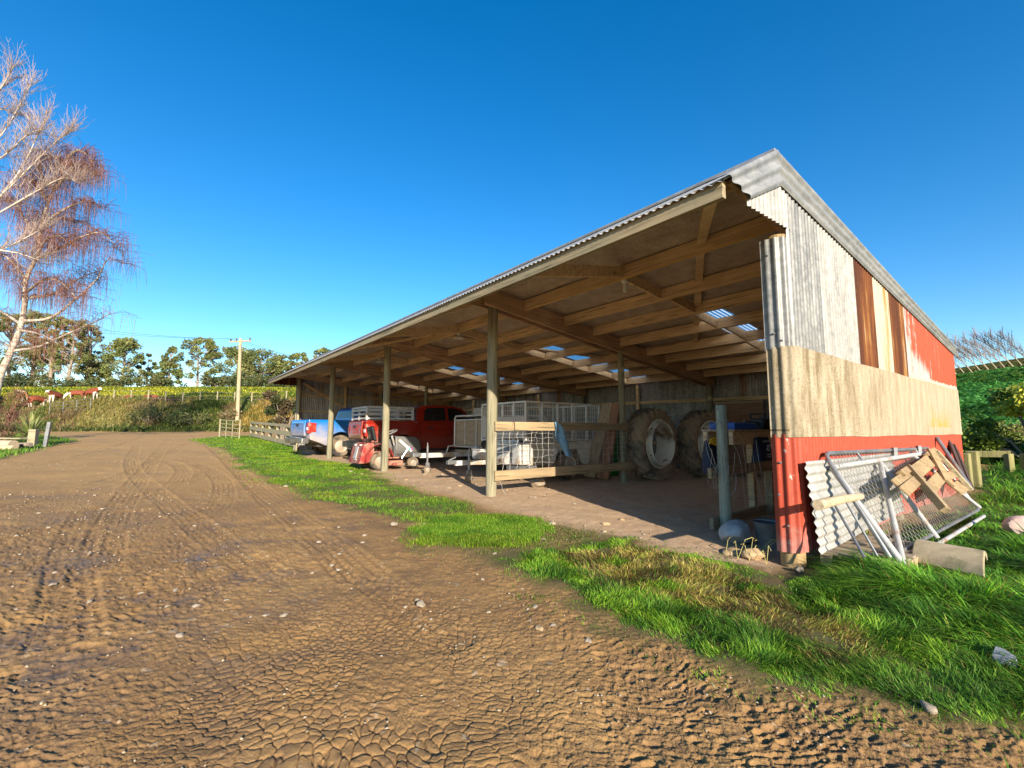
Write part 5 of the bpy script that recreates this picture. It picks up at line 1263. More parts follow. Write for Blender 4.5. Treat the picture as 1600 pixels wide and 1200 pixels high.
# ------------------------------------------------------------------ things leaning on the end wall
def SL_(u, v, z): return W(u, v, z)
def pipe(name, pts, r, mat, parent=None, n=10):
    m = MB(); m.tube(pts, r, n); return m.build(name, M[mat], parent, smooth=True)
def build_endwall_things():
    # white corrugated sheet lying on its side
    TL, BL, ln = at_u(1258, 719, -.168), at_u(1283, 864, -.215), 2.6
    m = MB(); vd = Vector((VX, VY, 0)); e = BL-TL; nrm = vd.cross(e).normalized(); nrm = nrm if nrm.dot(Vector((-UX, -UY, 0))) > 0 else -nrm
    nu, nv = 90, 16
    def P(a, b):
        s = a*e.length; q = TL+e*a+vd*(ln*b)+nrm*(.0095*math.sin(2*math.pi*s/.0762)+.012*math.sin(b*5+a*2)*b)
        return q+Vector((0, 0, .10*b*(a)))
    m.grid(P, nu, nv); s = m.build('corrugated_sheet', M['white_iron'], None, smooth=True, solid=.002)
    tag(s, 'loose white corrugated sheet leaning sideways on the red base of the end wall', 'iron sheet')
    # pallet below
    o = thing('pallet', 'weathered timber pallet on the ground under the white corrugated sheet', 'pallet', W(-.42, .62, .02), SHED_ROT)
    for k in range(6): m = MB(); m.beam((-.24, -.48+.19*k, .125), (.30, -.48+.19*k, .125), .10, .02, (0, 0, 1)); m.build('deck_board', M['pallet'], o, bevel=.003)
    for x in (-.2, .03, .26): m = MB(); m.beam((x, -.53, .065), (x, .52, .065), .09, .10); m.build('bearer', M['board'], o, bevel=.004)
    # netted gate
    F0, F1 = at_u(1288, 706, -.17), at_u(1452, 697, -.17); B0, B1 = at_u(1392, 868, -.62), W(-.62, UVof(F1)[1], .12)
    B0.z = max(.06, B0.z)
    c = thing('netted_gate', 'grey pipe gate with rounded corners and wire netting, leaning on the end wall', 'gate', (0, 0, 0))
    d = (F1-F0).normalized(); dn = (B0-F0).normalized()
    def rounded(A, Bq, Cq, r=.09): 
        x = (A-Bq).normalized(); y = (Cq-Bq).normalized(); return [Bq+x*r, Bq+x*r*.3+y*r*.3, Bq+y*r]
    pipe('frame', [B0]+rounded(B0, F0, F1)+rounded(F0, F1, B1)+[B1], .019, 'galv', c)
    pipe('bottom_rail', [B0, B1], .017, 'galv', c)
    for t in (.22, .53, .8):
        a = F0.lerp(F1, t); b = B0.lerp(B1, t); pipe('upright', [a, a.lerp(b, .12)], .012, 'galv', c)
    m = MB(); L = (F1-F0).length; Hh = (B0-F0).length
    q = lambda s, t: F0+(F1-F0)*(s/L)+((B0-F0)*(1-s/L)+(B1-F1)*(s/L))*(t/Hh)+Vector((-UX, -UY, 0))*(.010*math.sin(s*5+t*9))
    st = .095
    for i in range(int((L+Hh)/st)):
        for sg in (1, -1):
            s0 = i*st-(Hh if sg > 0 else 0); a, b = (s0, 0), (s0+sg*Hh, Hh)
            # clip to the panel
            pts = []
            for k in range(9):
                t = k/8; s = a[0]+(b[0]-a[0])*t
                if 0 <= s <= L: pts.append(q(s, Hh*t))
            if len(pts) > 1: m.tube(pts, .0019, 4, False)
    m.build('wire_netting', M['wire'], c)
    # white pipe gate
    T0, T1, T2 = at_u(1300, 728, -.215), at_u(1376, 720, -.215), at_u(1452, 704, -.215)
    C0, C1 = at_u(1413, 880, -.70), at_u(1466, 838, -.66)
    g = thing('pipe_gate', 'white pipe gate frame with diagonal braces leaning out over the pallet', 'gate', (0, 0, 0))
    pipe('top_rail', [T0, T2], .026, 'white_pipe', g, 14); pipe('stile', [T0, C0], .026, 'white_pipe', g, 14); pipe('brace', [C0, T1], .024, 'white_pipe', g, 12); pipe('brace', [T1, C1], .024, 'white_pipe', g, 12)
    T3 = at_u(1428, 709, -.215); pipe('brace', [T3, W(-.66, UVof(T3)[1]+.9, .18)], .022, 'white_pipe', g, 12)
    pipe('bottom_rail', [C0, W(-.70, UVof(T2)[1], .08)], .02, 'white_pipe', g)
    a = T0+(T0-T2).normalized()*.012; m = MB(); x = (T0-T2).normalized(); m.tube([T0, T0+x*.02], .018, 12); m.build('pipe_end', M['dark_steel'], g)
    for px in ((1398, 703), (1436, 699)): p = at_u(*px, -.20); m = MB(); m.box(p, (.05, .05, .10)); m.build('hinge', M['galv'], g, bevel=.006)
    for k, (a, b, txt) in enumerate((((1306, 788), (1352, 868), 'thin grey rod standing nearest the corner in front of the white corrugated sheet'), ((1322, 780), (1372, 866), 'thin grey rod between the nearest rod and the white pipe gate'))):
        r = pipe('steel_rod', [at_u(*a, -.36-.03*k), at_u(*b, -.60)], .010, 'galv'); tag(r, txt, 'rod')
    p0, p1 = at_u(1279, 787, -.47), at_u(1345, 773, -.40); r = pipe('short_pole', [p0, p0.lerp(p1, .5)+Vector((0, 0, .006)), p1], [.036, .034, .03], 'log', n=14); tag(r, 'short peeled pole lying across the front of the white corrugated sheet', 'pole')
    # broken lattice of boards
    o = thing('broken_pallet', 'broken brown pallet of crossed boards leaning over the long grass', 'pallet', (0, 0, 0))
    ux = lambda y: -.24-.42*max(0, (y-700)/85)
    def bd(a, b, w, t, mat='lattice', name='board', lift=0.):
        A, B = at_u(*a, ux(a[1])-lift), at_u(*b, ux(b[1])-lift); m = MB(); n = Vector((-UX, -UY, .9)).normalized()
        m.beam(A, B, w, t, n); m.build(name, M[mat], o, bevel=.004)
    bd((1404, 757), (1464, 708), .15, .02, lift=.0); bd((1413, 765), (1440, 741), .10, .02, lift=.03)
    bd((1420, 727), (1478, 794), .07, .07, 'rail', 'batten', .05); bd((1456, 702), (1484, 752), .13, .03, 'lattice', 'board', .06); bd((1464, 702), (1519, 763), .09, .05, 'rail_u', 'batten', .04)
    bd((1450, 765), (1474, 737), .13, .02, lift=.02); bd((1494, 762), (1510, 752), .16, .02, lift=.0); bd((1482, 741), (1496, 735), .10, .02, lift=.01); bd((1408, 738), (1420, 730), .07, .06, lift=.02); bd((1448, 708), (1460, 700), .06, .06, lift=.01)
    r = pipe('grey_pole', [at_u(1464, 681, -.135), at_u(1516, 757, -.52)], .027, 'galv'); r.name = 'steel_pole'; tag(r, 'long grey pipe leaning on the red wall beside the dark board', 'pole')
    A, B = at_u(1489, 692, -.15), at_u(1514, 754, -.45); m = MB(); m.beam(A, B, .24, .03, Vector((-UX, -UY, .5))); m.beam(A+Vector((.012, -.016, 0)), B+Vector((.012, -.016, 0)), .05, .03, Vector((-UX, -UY, .5))); r = m.build('dark_board', M['dark_board'], None, bevel=.004); r.name = 'timber_board'; tag(r, 'dark brown board leaning at the far end of the red base', 'board')
    # curved concrete slab
    a, b = Vector((3.36, 3.97, 0)), Vector((3.50, 3.53, 0)); ax = (b-a).normalized(); sd = Vector((.74, .67, 0))
    L = .48; a.z = .035; m = MB()
    prof = []; n = 16
    for k in range(n+1): t = math.pi*(.10+.72*k/n); prof.append((.30-.31*math.cos(t), .19*math.sin(t)))
    inner = [(.30-(.30-x)*.9, z*.84-.012) for x, z in reversed(prof)]
    out = prof+inner; vs = []
    for k in (0, 1):
        for x, z in out: p = a+ax*(L*k)+sd*x; vs.append((p.x, p.y, a.z+z+.012*k))
    q = len(out); fs = [(i, (i+1) % q, q+(i+1) % q, q+i) for i in range(q)]
    for i in range(n): fs += [(i, i+1, q-2-i, q-1-i), (q+i, q+q-1-i, q+q-2-i, q+i+1)]
    m.add(vs, fs); r = m.build('concrete_trough', M['concrete'], None, bevel=.008); tag(r, 'curved slab of weathered concrete lying hollow side down in the long grass', 'concrete trough')
    # posts behind the shed
    for k, (px, w_, h, txt) in enumerate((((1512, 741), .14, .68, 'mossy squared post just past the far corner of the end wall'), ((1523, 743), .18, .70, 'thick squared mossy post right of the thinner mossy post'))):
        P = Vector((8.9+.33*k, 8.75+.12*k, 0)); P.z = zt1(P.x, P.y); P2 = at_y(*px, 8.8+.1*k)
        P.x, P.y = P2.x, P2.y; P.z = zt1(P.x, P.y); m = MB(); m.box((0, 0, h/2-.1), (w_, w_, h+.2)); r = m.build('mossy_post', M['mossy'], None, bevel=.02, loc=P, rotz=.6); tag(r, txt, 'post')
    o = thing('low_rail', 'low broken timber rail on short posts behind the mossy posts', 'fence', at_y(1552, 735, 10.2)); o.location.z = zt1(o.location.x, o.location.y)
    ax = Vector((.72, -.69, 0))
    m = MB(); m.beam(-ax*.36+Vector((0, 0, .42)), ax*.30+Vector((0, 0, .44)), .06, .14); m.build('rail', M['mossy'], o, bevel=.008)
    for s in (-.28, .26, .5): m = MB(); p = ax*s; m.box((p.x, p.y, .2), (.12, .12, .5)); m.build('post', M['mossy'], o, bevel=.01)
M['dark_board'] = simple('dark_brown_board', (.055, .03, .025), .8, var=.3, scale=4)
M['mossy'] = wood('mossy_timber', (.27, .235, .10), 2, .45, stain=(.13, .15, .035))

# ------------------------------------------------------------------ yard furniture on the left
def build_left():
    # post and rail fence from the shed to the gate
    u0, u1 = 18.95, 31.2
    o = thing('rail_fence', 'pale board fence running from the far end of the shed to the small gate', 'fence', (0, 0, 0))
    n = 6
    def fp(t, z): u = u0+(u1-u0)*t; p = W(u, .15); return Vector((p.x, p.y, zt1(p.x, p.y)+z))
    for k in range(n+1):
        m = MB(); m.beam(fp(k/n, -.1), fp(k/n, 1.02), .13, .13, (1, 0, 0)); m.build('post', M['rail_u'], o, bevel=.01)
    off = Vector((-VX, -VY, 0))*.09
    for z, h in ((.96, .13), (.62, .22), (.22, .2)):
        for k in range(3): m = MB(); m.beam(fp(k/3, z)+off, fp((k+1)/3-.003, z)+off, .03, h); m.build('board', M['fence_pale'], o, bevel=.004)
    A, B = ground(343, 685), ground(374, 689); A.z -= .0
    g = thing('yard_gate', 'small pale five bar gate at the end of the board fence', 'gate', (0, 0, 0)); up = Vector((0, 0, 1)); hgt = 1.12
    for t, r in ((0, .05), (.34, .025), (.66, .025), (1, .04)): p = A.lerp(B, t); pipe('upright', [p-up*.05, p+up*(hgt+(.04 if t in (0, 1) else 0))], r, 'fence_pale', g)
    for k in range(5): z = .16+.235*k; m = MB(); m.beam(A+up*z, B+up*z, .03, .05); m.build('bar', M['fence_pale'], g)
    # posts by the flax
    for px, h, w_, txt, mat in (((52, 691), .78, .26, 'stout square timber post in front of the strap leaved plant', 'fence_pale'), ((71, 698), 1.12, .13, 'slim grey steel post beside the stout square post', 'galv')):
        P = at_y(*px, 20.6); P.z = zt1(P.x, P.y); m = MB(); m.box((0, 0, h/2-.1), (w_, w_, h+.2)); r = m.build('gate_post', M[mat], None, bevel=.012, loc=P, rotz=.3); tag(r, txt, 'post')
        if mat == 'galv': r.rotation_euler = (0, R(4), .3)
    # logs
    for k, (y, r_, x1, dz, txt, mat) in enumerate(((706, .21, 21, .19, 'thick pale log, the biggest of the logs at the left edge of the yard', 'log'), (717, .12, 23, .10, 'slimmer pale log lying nearest the yard below the thick log', 'log'), (697, .07, 36, .47, 'pale plank lying along the top of the thick log', 'fence_pale'), (703, .09, 48, .2, 'short dark weathered log end poking out past the thick log', 'bark_grey'))):
        P = at_y(x1, y, 18.6+(.5 if k == 3 else -.42*(k == 1)+.25*(k == 2))); z = zt1(P.x, P.y)+dz; a = Vector((P.x, P.y, z)); ln = 4.2 if k < 3 else 1.2; b = a+Vector((-ln, .25, 0))
        m = MB(); pts = [a.lerp(b, t) for t in np.linspace(0, 1, 8)]
        if k == 2: m.beam(a, b, .25, .06)
        else: m.tube(pts, [r_*(1+.04*math.sin(i*2.1+k)) for i in range(8)], 16)
        r = m.build('log', M[mat], None, smooth=(k != 2)); tag(r, txt, 'log' if k != 2 else 'plank')
        if k == 2: r.name = 'plank'
    # strap leaved plant
    P = at_y(49, 676, 21.2); P.z = zt1(P.x, P.y)+.45; n = 150; az = RNG.uniform(0, 2*np.pi, n); el = RNG.uniform(.1, 1.45, n)
    L = RNG.uniform(.8, 1.35, n); V = []; F = []; C = []
    for i in range(n):
        d = Vector((math.cos(az[i])*math.cos(el[i]), math.sin(az[i])*math.cos(el[i]), math.sin(el[i]))); s = Vector((-math.sin(az[i]), math.cos(az[i]), 0)); b = len(V); c = random.choice(((.30, .33, .10), (.22, .27, .07), (.38, .38, .16), (.14, .19, .05)))
        for k in range(6):
            t = k/5; p = d*(L[i]*t)-Vector((0, 0, .35*L[i]*t*t*math.cos(el[i]))); w_ = .028*(1-t**2)+.002
            for sg in (-1, 1): V.append(tuple(p+s*sg*w_)); C.append((*c, 1))
        for k in range(5): q = b+2*k; F.append((q, q+1, q+3, q+2))
    f = np_mesh('leaf_rosette', np.array(V), np.array(F), None, M['leaf'], {'tint': np.array(C)}); f.name = 'crown'
    o = thing('cabbage_tree', 'spiky strap leaved plant behind the square post at the yard corner', 'plant', P); f.parent = o
    m = MB(); m.tube([(0, 0, -.5), (0, 0, .05)], .1, 10); m.build('trunk', M['bark_grey'], o, smooth=True)
    # gate on the bank
    a, b = at_y(78, 640, 40.6), at_y(141, 642, 40.9); a.z = zt1(a.x, a.y); b.z = zt1(b.x, b.y)
    g = thing('field_gate', 'long pale metal gate on the bank below the cattle', 'gate', (0, 0, 0)); up = Vector((0, 0, 1))
    for t in (0, .33, .66, 1): p = a.lerp(b, t); pipe('upright', [p, p+up*1.1], .024, 'galv', g, 8)
    for z in (.2, .5, .8, 1.08): pipe('bar', [a+up*z, b+up*z], .016, 'galv', g, 8)
    # fence along the top of the bank
    o = thing('wire_fence', 'thin post and wire fence along the top of the bank', 'fence', (0, 0, 0)); tops = []
    for px in range(150, 470, 27):
        p = at_y(px, 635, 43.2); p.z = zt1(p.x, p.y); h = 1.05+.1*((px*7) % 3); tops.append(p); m = MB(); m.tube([p-up*.1, p+up*h], .06, 8); m.build('post', M['fence_pale'], o, smooth=True)
    for z in (.3, .6, .95): m = MB(); m.tube([p+up*z for p in tops], .008, 4); m.build('wire', M['wire'], o)
    # power pole
    P = at_y(372, 645, 40.2); P.z = zt1(P.x, P.y); top = at_y(375.5, 531, 40.2)
    o = thing('power_pole', 'tall timber power pole with a crossarm standing on the bank', 'power pole', P); tp = top-P
    m = MB(); m.tube([(0, 0, -.3), tp*.5, tp], [.17, .15, .12], 14); m.build('pole', M['pole_tan'], o, smooth=True)
    ax = Vector((.9, .3, .12)).normalized(); m = MB(); m.beam(tp-ax*.85-Vector((0, 0, .25)), tp+ax*.85-Vector((0, 0, .25)), .10, .12); m.build('crossarm', M['board'], o)
    ins = []
    for s in (-.75, -.3, .75):
        q = tp+ax*s-Vector((0, 0, .2)); ins.append(P+q+Vector((0, 0, .2))); m = MB(); m.lathe([(.03, 0), (.07, .05), (.05, .10), (.07, .15), (.04, .24), (0, .25)], 12, Matrix.Translation(q)); m.build('insulator', M['dark_steel'], o, smooth=True)
    for k, q in enumerate(ins[:2]):
        for far, sag, txt in ((at_y(-60, 485+10*k, 34), .5, 'to the left'), (at_y(620, 585+4*k, 60), .6, 'to the right behind the roof')):
            pts = []
            for t in np.linspace(0, 1, 16): p = q.lerp(far, t); p.z -= sag*4*t*(1-t); pts.append(p)
            w_ = pipe('power_line', pts, .012, 'dark_steel', n=4); tag(w_, ('lower' if k else 'upper')+' thin power line running from the pole '+txt, 'power line')
M['fence_pale'] = wood('silvered_fence_timber', (.34, .29, .18), 0, .5, stain=(.25, .235, .14))
M['pole_tan'] = wood('tan_pole_timber', (.46, .36, .22), 2, .65)

# ------------------------------------------------------------------ cattle
def coat(name, red, pale_back=False):
    t = NT(name); x, y, z = t.xyz(); n = t.noise(3.2, 4, .6)
    j = t.math('MULTIPLY', t.math('SUBTRACT', n, .5), .45)
    face = t.sm(t.math('ADD', y, j), .98, 1.04); leg = t.sm(t.math('ADD', t.math('SUBTRACT', .46, z), j), 0, .06)
    brisket = t.math('MULTIPLY', t.sm(t.math('ADD', y, j), .42, .5), t.sm(t.math('ADD', t.math('SUBTRACT', .92, z), j), 0, .06))
    k = t.mix(t.math('MAXIMUM', t.math('MAXIMUM', face, leg), brisket), red, (.62, .55, .47))
    if pale_back: k = t.mix(t.sm(t.math('ADD', z, j), 1.05, 1.2), k, (.6, .45, .28))
    t.col(k); t.set(.75); return t.m
def cow_mesh(graze):
    bm = bmesh.new(); sk = bm.verts.layers.skin.verify()
    def V(p, r, root=False):
        v = bm.verts.new(p); v[sk].radius = r if isinstance(r, tuple) else (r, r); v[sk].use_root = root; return v
    hip = V((0, -.58, 1.04), (.27, .25), True); mid = V((0, -.1, .98), (.32, .34)); sh = V((0, .45, 1.02), (.27, .32))
    if graze: nk, hd, mz = V((0, .80, .86), (.15, .19)), V((0, 1.10, .50), (.11, .13)), V((0, 1.22, .22), (.075, .08))
    else: nk, hd, mz = V((0, .78, 1.18), (.15, .20)), V((0, 1.04, 1.28), (.115, .135)), V((0, 1.30, 1.12), (.075, .085))
    for a, b in ((hip, mid), (mid, sh), (sh, nk), (nk, hd), (hd, mz)): bm.edges.new((a, b))
    for s in (-1, 1):
        a, b, c = V((s*.19, -.56, .76), .15), V((s*.19, -.70, .43), .062), V((s*.19, -.62, .03), .05); bm.edges.new((hip, a)); bm.edges.new((a, b)); bm.edges.new((b, c))
        a, b, c = V((s*.17, .45, .70), .12), V((s*.17, .48, .38), .06), V((s*.17, .46, .03), .048); bm.edges.new((sh, a)); bm.edges.new((a, b)); bm.edges.new((b, c))
        e = V((s*.22, hd.co.y-.05, hd.co.z+.06), .035); bm.edges.new((hd, e))
    t1, t2 = V((0, -.90, 1.02), .04), V((0, -.95, .5), .03); bm.edges.new((hip, t1)); bm.edges.new((t1, t2))
    me = bpy.data.meshes.new('cow'); bm.to_mesh(me); bm.free(); return me
def build_cattle():
    red = coat('red_and_white_coat', (.20, .045, .018)); tan = coat('tan_and_white_coat', (.42, .20, .08), True)
    st, gr = cow_mesh(False), cow_mesh(True)
    spec = [(35, 617, 43.0, 160, st, tan, 'tan cow with a pale back, leftmost of the cattle on the bank'), (60, 619, 42.2, 75, gr, red, 'red cow seen from behind next to the tan cow'),
            (87, 620, 43.0, -85, st, red, 'red cow facing the yard with a white face'), (120, 620, 43.6, 200, gr, red, 'red cow grazing between two others on the bank'),
            (144, 622, 43.0, -10, st, red, 'red and white cow standing sideways above the long gate'), (199, 632, 43.9, 175, gr, red, 'red cow with only its back showing left of the rearmost grazing one'),
            (238, 633, 43.9, 15, gr, red, 'red cow grazing low, rightmost of the cattle')]
    for px, py, Y, a, me, mat, txt in spec:
        P = at_y(px, py, Y); z = zt1(P.x, P.y)-(.5 if px > 190 else .02); m2 = me.copy(); m2.materials.append(mat)
        o = bpy.data.objects.new('cow', m2); COL.objects.link(o); o.location = (P.x, P.y, z); o.rotation_euler = (0, 0, R(a-90)); o.scale = (.88, .80, .88)
        k = o.modifiers.new('skin', 'SKIN'); k.use_smooth_shade = True; k = o.modifiers.new('sub', 'SUBSURF'); k.levels = 1; k.render_levels = 2
        tag(o, txt, 'cow', 'cattle on the bank')

# ------------------------------------------------------------------ trees
def leaf_cloud(name, C, size, tint, parent=None, flat=.0):
    n = len(C); d = RNG.normal(0, 1, (n, 3)); d /= np.linalg.norm(d, axis=1)[:, None]
    e = np.cross(d, RNG.normal(0, 1, (n, 3))); e /= np.linalg.norm(e, axis=1)[:, None]; f = np.cross(d, e)
    s = (size*RNG.uniform(.6, 1.3, n))[:, None]; a, b = e*s*.5, f*s*.32
    V = np.stack([C-a, C+b, C+a, C-b], 1).reshape(-1, 3); q = np.arange(n*4).reshape(n, 4)
    t = np.ones((n, 4, 4)); t[:, :, :3] = tint[:, None, :]
    o = np_mesh(name, V, q, None, M['leaf'], {'tint': t.reshape(-1, 4)})
    if parent is not None: o.parent = parent
    return o
def clumps(cs, rs, per, hollow=.55):
    out = []; idx = []
    for i, (c, r) in enumerate(zip(cs, rs)):
        n = int(per*(r/rs.mean())**2); d = RNG.normal(0, 1, (n, 3)); d /= np.linalg.norm(d, axis=1)[:, None]
        rad = r*(hollow+(1-hollow)*RNG.uniform(0, 1, n))*(1+.25*np.sin(d[:, 0]*5+i)*np.cos(d[:, 1]*4+i)); p = c+d*rad[:, None]*np.array([1, 1, .8]); out.append(p); idx.append(np.full(n, i))
    return np.concatenate(out), np.concatenate(idx)
def gum(label, px, base_y, top_y, wpx, Y, seed, style='open', cols=None, group='trees on the skyline behind the bank', name='gum_tree', leaf=.46, per=170):
    rs = np.random.default_rng(seed); rnd = random.Random(seed)
    P = at_y(px, base_y, Y); P.z = zt1(P.x, P.y)-.2; hgt = at_y(px, top_y, Y).z-P.z; w_ = wpx/FPX*Y
    o = thing(name, label, 'tree', P, 0, group); cs = []; rr = []
    n = {'open': 46, 'dense': 85, 'thin': 20, 'cone': 48, 'bush': 26}[style]
    for i in range(n):
        if style == 'cone': t = rs.uniform(.12, 1); rad = w_*.5*(1.02-t)**.8
        elif style == 'dense': t = rs.uniform(.10, .95); rad = w_*.5*math.sin(math.pi*min(1, .18+.80*t))**.6
        elif style == 'bush': t = rs.uniform(.05, .8); rad = w_*.5*(1-t*.6)
        else: t = .24+.72*rs.uniform(0, 1)**.9; rad = w_*.5*math.sin(math.pi*min(1, .14+.78*(t-.22)/.78))**.7
        a = rs.uniform(0, 6.283); q = rad*rs.uniform(.35, 1)**.6; cs.append((q*math.cos(a), q*math.sin(a), hgt*t)); rr.append(w_*rs.uniform(.065, .14)*(1 if style != 'thin' else 1.25))
    if style in ('open', 'dense', 'thin'): cs.append((0, 0, hgt*.93)); rr.append(w_*.12)
    cs, rr = np.array(cs), np.array(rr)
    m = MB(); lean = Vector((rnd.uniform(-.04, .04)*hgt, 0, 0))
    th = .60 if style != 'bush' else .3
    trunk = [Vector((0, 0, -.5)), Vector((0, 0, hgt*.2))+lean*.3, Vector((0, 0, hgt*.42))+lean, Vector((0, 0, hgt*th))+lean, Vector((cs[-1][0]*.4, cs[-1][1]*.4, hgt*.86))]
    tr = max(.10, .022*hgt); m.tube(trunk, [tr, tr*.85, tr*.65, tr*.45, tr*.15], 8)
    for c, r in zip(cs, rr):
        c = Vector(c); z0 = max(hgt*.12, min(hgt*.75, c.z-hgt*.16)); s = Vector((0, 0, z0))+lean*(z0/hgt); mid = s.lerp(c, .55)+Vector((0, 0, -.03*hgt)); m.tube([s, mid, c], [tr*.32, tr*.2, tr*.06], 5)
    m.build('trunk', M['bark_grey'], o, smooth=True)
    pts, idx = clumps(cs, rr, per); cols = cols or [(.105, .115, .045), (.085, .105, .04), (.13, .125, .05)]
    t = np.array(cols)[rs.integers(0, len(cols), len(cs))]*rs.uniform(.7, 1.3, (len(cs), 1)); t = t[idx]*rs.uniform(.65, 1.35, (len(idx), 1))
    leaf_cloud('crown', pts, leaf*np.ones(len(pts)), t, o); return o

def branch_tree(o, mat_wood, mat_twig, limbs, twig, name='crown'):
    m = MB()
    for pts, r0, r1 in limbs: n = len(pts); m.tube(pts, [r0+(r1-r0)*i/(n-1) for i in range(n)], 10)
    m.build('trunk', mat_wood, o, smooth=True)
    m = MB(); twig(m); m.build(name, mat_twig, o)
def spline(pts, n=6):
    pts = [Vector(p) for p in pts]; out = []
    for i in range(len(pts)-1):
        p0, p1, p2, p3 = pts[max(i-1, 0)], pts[i], pts[i+1], pts[min(i+2, len(pts)-1)]
        for k in range(n):
            t = k/n; out.append(.5*((2*p1)+(p2-p0)*t+(2*p0-5*p1+4*p2-p3)*t*t+(3*p1-p0-3*p2+p3)*t**3))
    out.append(pts[-1]); return out
def build_bare_trees():
    rnd = random.Random(21)
    # weeping birch: trunk and limbs follow the picture's silhouette, limbs also reach towards and away from the viewer
    Y = 23.0; base = at_y(-12, 640, Y); base.z = zt1(base.x, base.y)-.1
    o = thing('birch_tree', 'bare weeping birch with a pale trunk and drooping reddish twigs', 'tree', (0, 0, 0))
    q = lambda px, py, dy=0: at_y(px, py, Y+dy)
    trunk = spline([base, q(-2, 600), q(14, 560), q(30, 520), q(38, 480), q(40, 440), q(58, 400), q(62, 360), q(74, 320), q(92, 280), q(104, 245)])
    limbs = [(trunk, .165, .025)]
    L = [([(20, 552), (60, 545), (105, 525), (150, 505), (172, 492)], -1.0), ([(34, 505), (78, 500), (118, 470), (150, 440), (168, 408), (190, 415)], .8), ([(38, 470), (85, 462), (120, 440), (155, 425)], 1.6),
         ([(52, 410), (95, 390), (130, 372), (160, 368), (185, 395)], -.6), ([(64, 355), (100, 330), (135, 318), (160, 330)], .8), ([(84, 300), (110, 268), (128, 262), (145, 280)], -.5), ([(62, 385), (40, 350), (22, 320), (8, 320)], .6),
         ([(74, 320), (55, 290), (40, 285), (25, 300)], -.8), ([(40, 440), (15, 410), (-8, 400), (-30, 420)], -.6), ([(32, 510), (0, 490), (-30, 480)], .8), ([(96, 275), (85, 250), (72, 252)], .4), ([(56, 405), (70, 380), (90, 372), (110, 385)], -2.2), ([(40, 460), (70, 440), (95, 445), (120, 470)], -2.4), ([(66, 350), (95, 345), (120, 352)], 2.2), ([(104, 250), (120, 238), (138, 250), (150, 275)], .2),
         ([(30, 520), (60, 525), (90, 540)], -1.8), ([(85, 300), (60, 270), (62, 245)], -1.0)]
    for pts, dy in L:
        n = len(pts); limbs.append((spline([q(x, y, dy*(i/(n-1))) for i, (x, y) in enumerate(pts)], 5), .075, .012))
    def twigs(m):
        for li, (pts, r0, r1) in enumerate(limbs):
            k0 = int(len(pts)*(.42 if r0 > .1 else .18))
            for i in range(k0, len(pts)):
                p = pts[i]; nb = 4 if r0 > .1 else (2 if li in (1, 2, 10, 16) else 6)
                for _ in range(nb):
                    a = rnd.uniform(0, 6.283); out = Vector((math.cos(a), math.sin(a), 0)); ln = rnd.uniform(.3, 1.5); d1 = p+out*ln*.5+Vector((0, 0, rnd.uniform(.05, .35))); d2 = p+out*ln+Vector((0, 0, rnd.uniform(-.1, .3)))
                    m.tube([p, d1, d2], [.012, .009, .007], 3, False)
                    for _ in range(4):
                        t = rnd.uniform(.3, 1); s = p.lerp(d2, t)+Vector((0, 0, .1*math.sin(t*3))); dl = rnd.uniform(.5, 1.5); b = rnd.uniform(0, 6.283); o2 = Vector((math.cos(b), math.sin(b), 0))*rnd.uniform(.05, .35)
                        m.tube([s, s+o2*.6+Vector((0, 0, -.12*dl)), s+o2+Vector((0, 0, -.55*dl)), s+o2*1.15+Vector((0, 0, -dl))], [.0062, .0055, .005, .003], 3, False)
    branch_tree(o, M['birch_bark'], M['birch_twig'], limbs, twigs)
    # pale upright tree whose trunk stands outside the frame
    Y2 = 19.0; o = thing('poplar_tree', 'pale bare tree reaching in from the left edge, above the birch', 'tree', (0, 0, 0)); q2 = lambda px, py, dy=0: at_y(px, py, Y2+dy)
    b2 = q2(-150, 690); b2.z = zt1(b2.x, b2.y)-.1; tr = spline([b2, q2(-140, 560), q2(-125, 430), q2(-110, 320), q2(-80, 230), q2(-50, 160), q2(-30, 110)]); limbs = [(tr, .17, .025)]
    L = [([(-128, 440), (-60, 370), (0, 310), (45, 265), (85, 225), (112, 205)], 0), ([(-112, 330), (-50, 270), (0, 215), (30, 165), (48, 130)], 1.0), ([(-60, 370), (0, 335), (60, 300), (95, 282), (118, 285)], -.8), ([(-95, 260), (-40, 190), (0, 140), (20, 105)], -.6),
         ([(0, 310), (30, 270), (55, 220), (72, 180)], .8), ([(-130, 470), (-60, 420), (0, 395), (45, 372), (75, 355)], .9), ([(-50, 270), (0, 250), (40, 215), (66, 205)], -1.2), ([(-40, 190), (0, 175), (25, 185)], 1.2), ([(0, 395), (30, 400), (60, 410)], -1.0)]
    for pts, dy in L:
        n = len(pts); limbs.append((spline([q2(x, y, dy*(i/(n-1))) for i, (x, y) in enumerate(pts)], 5), .042, .008))
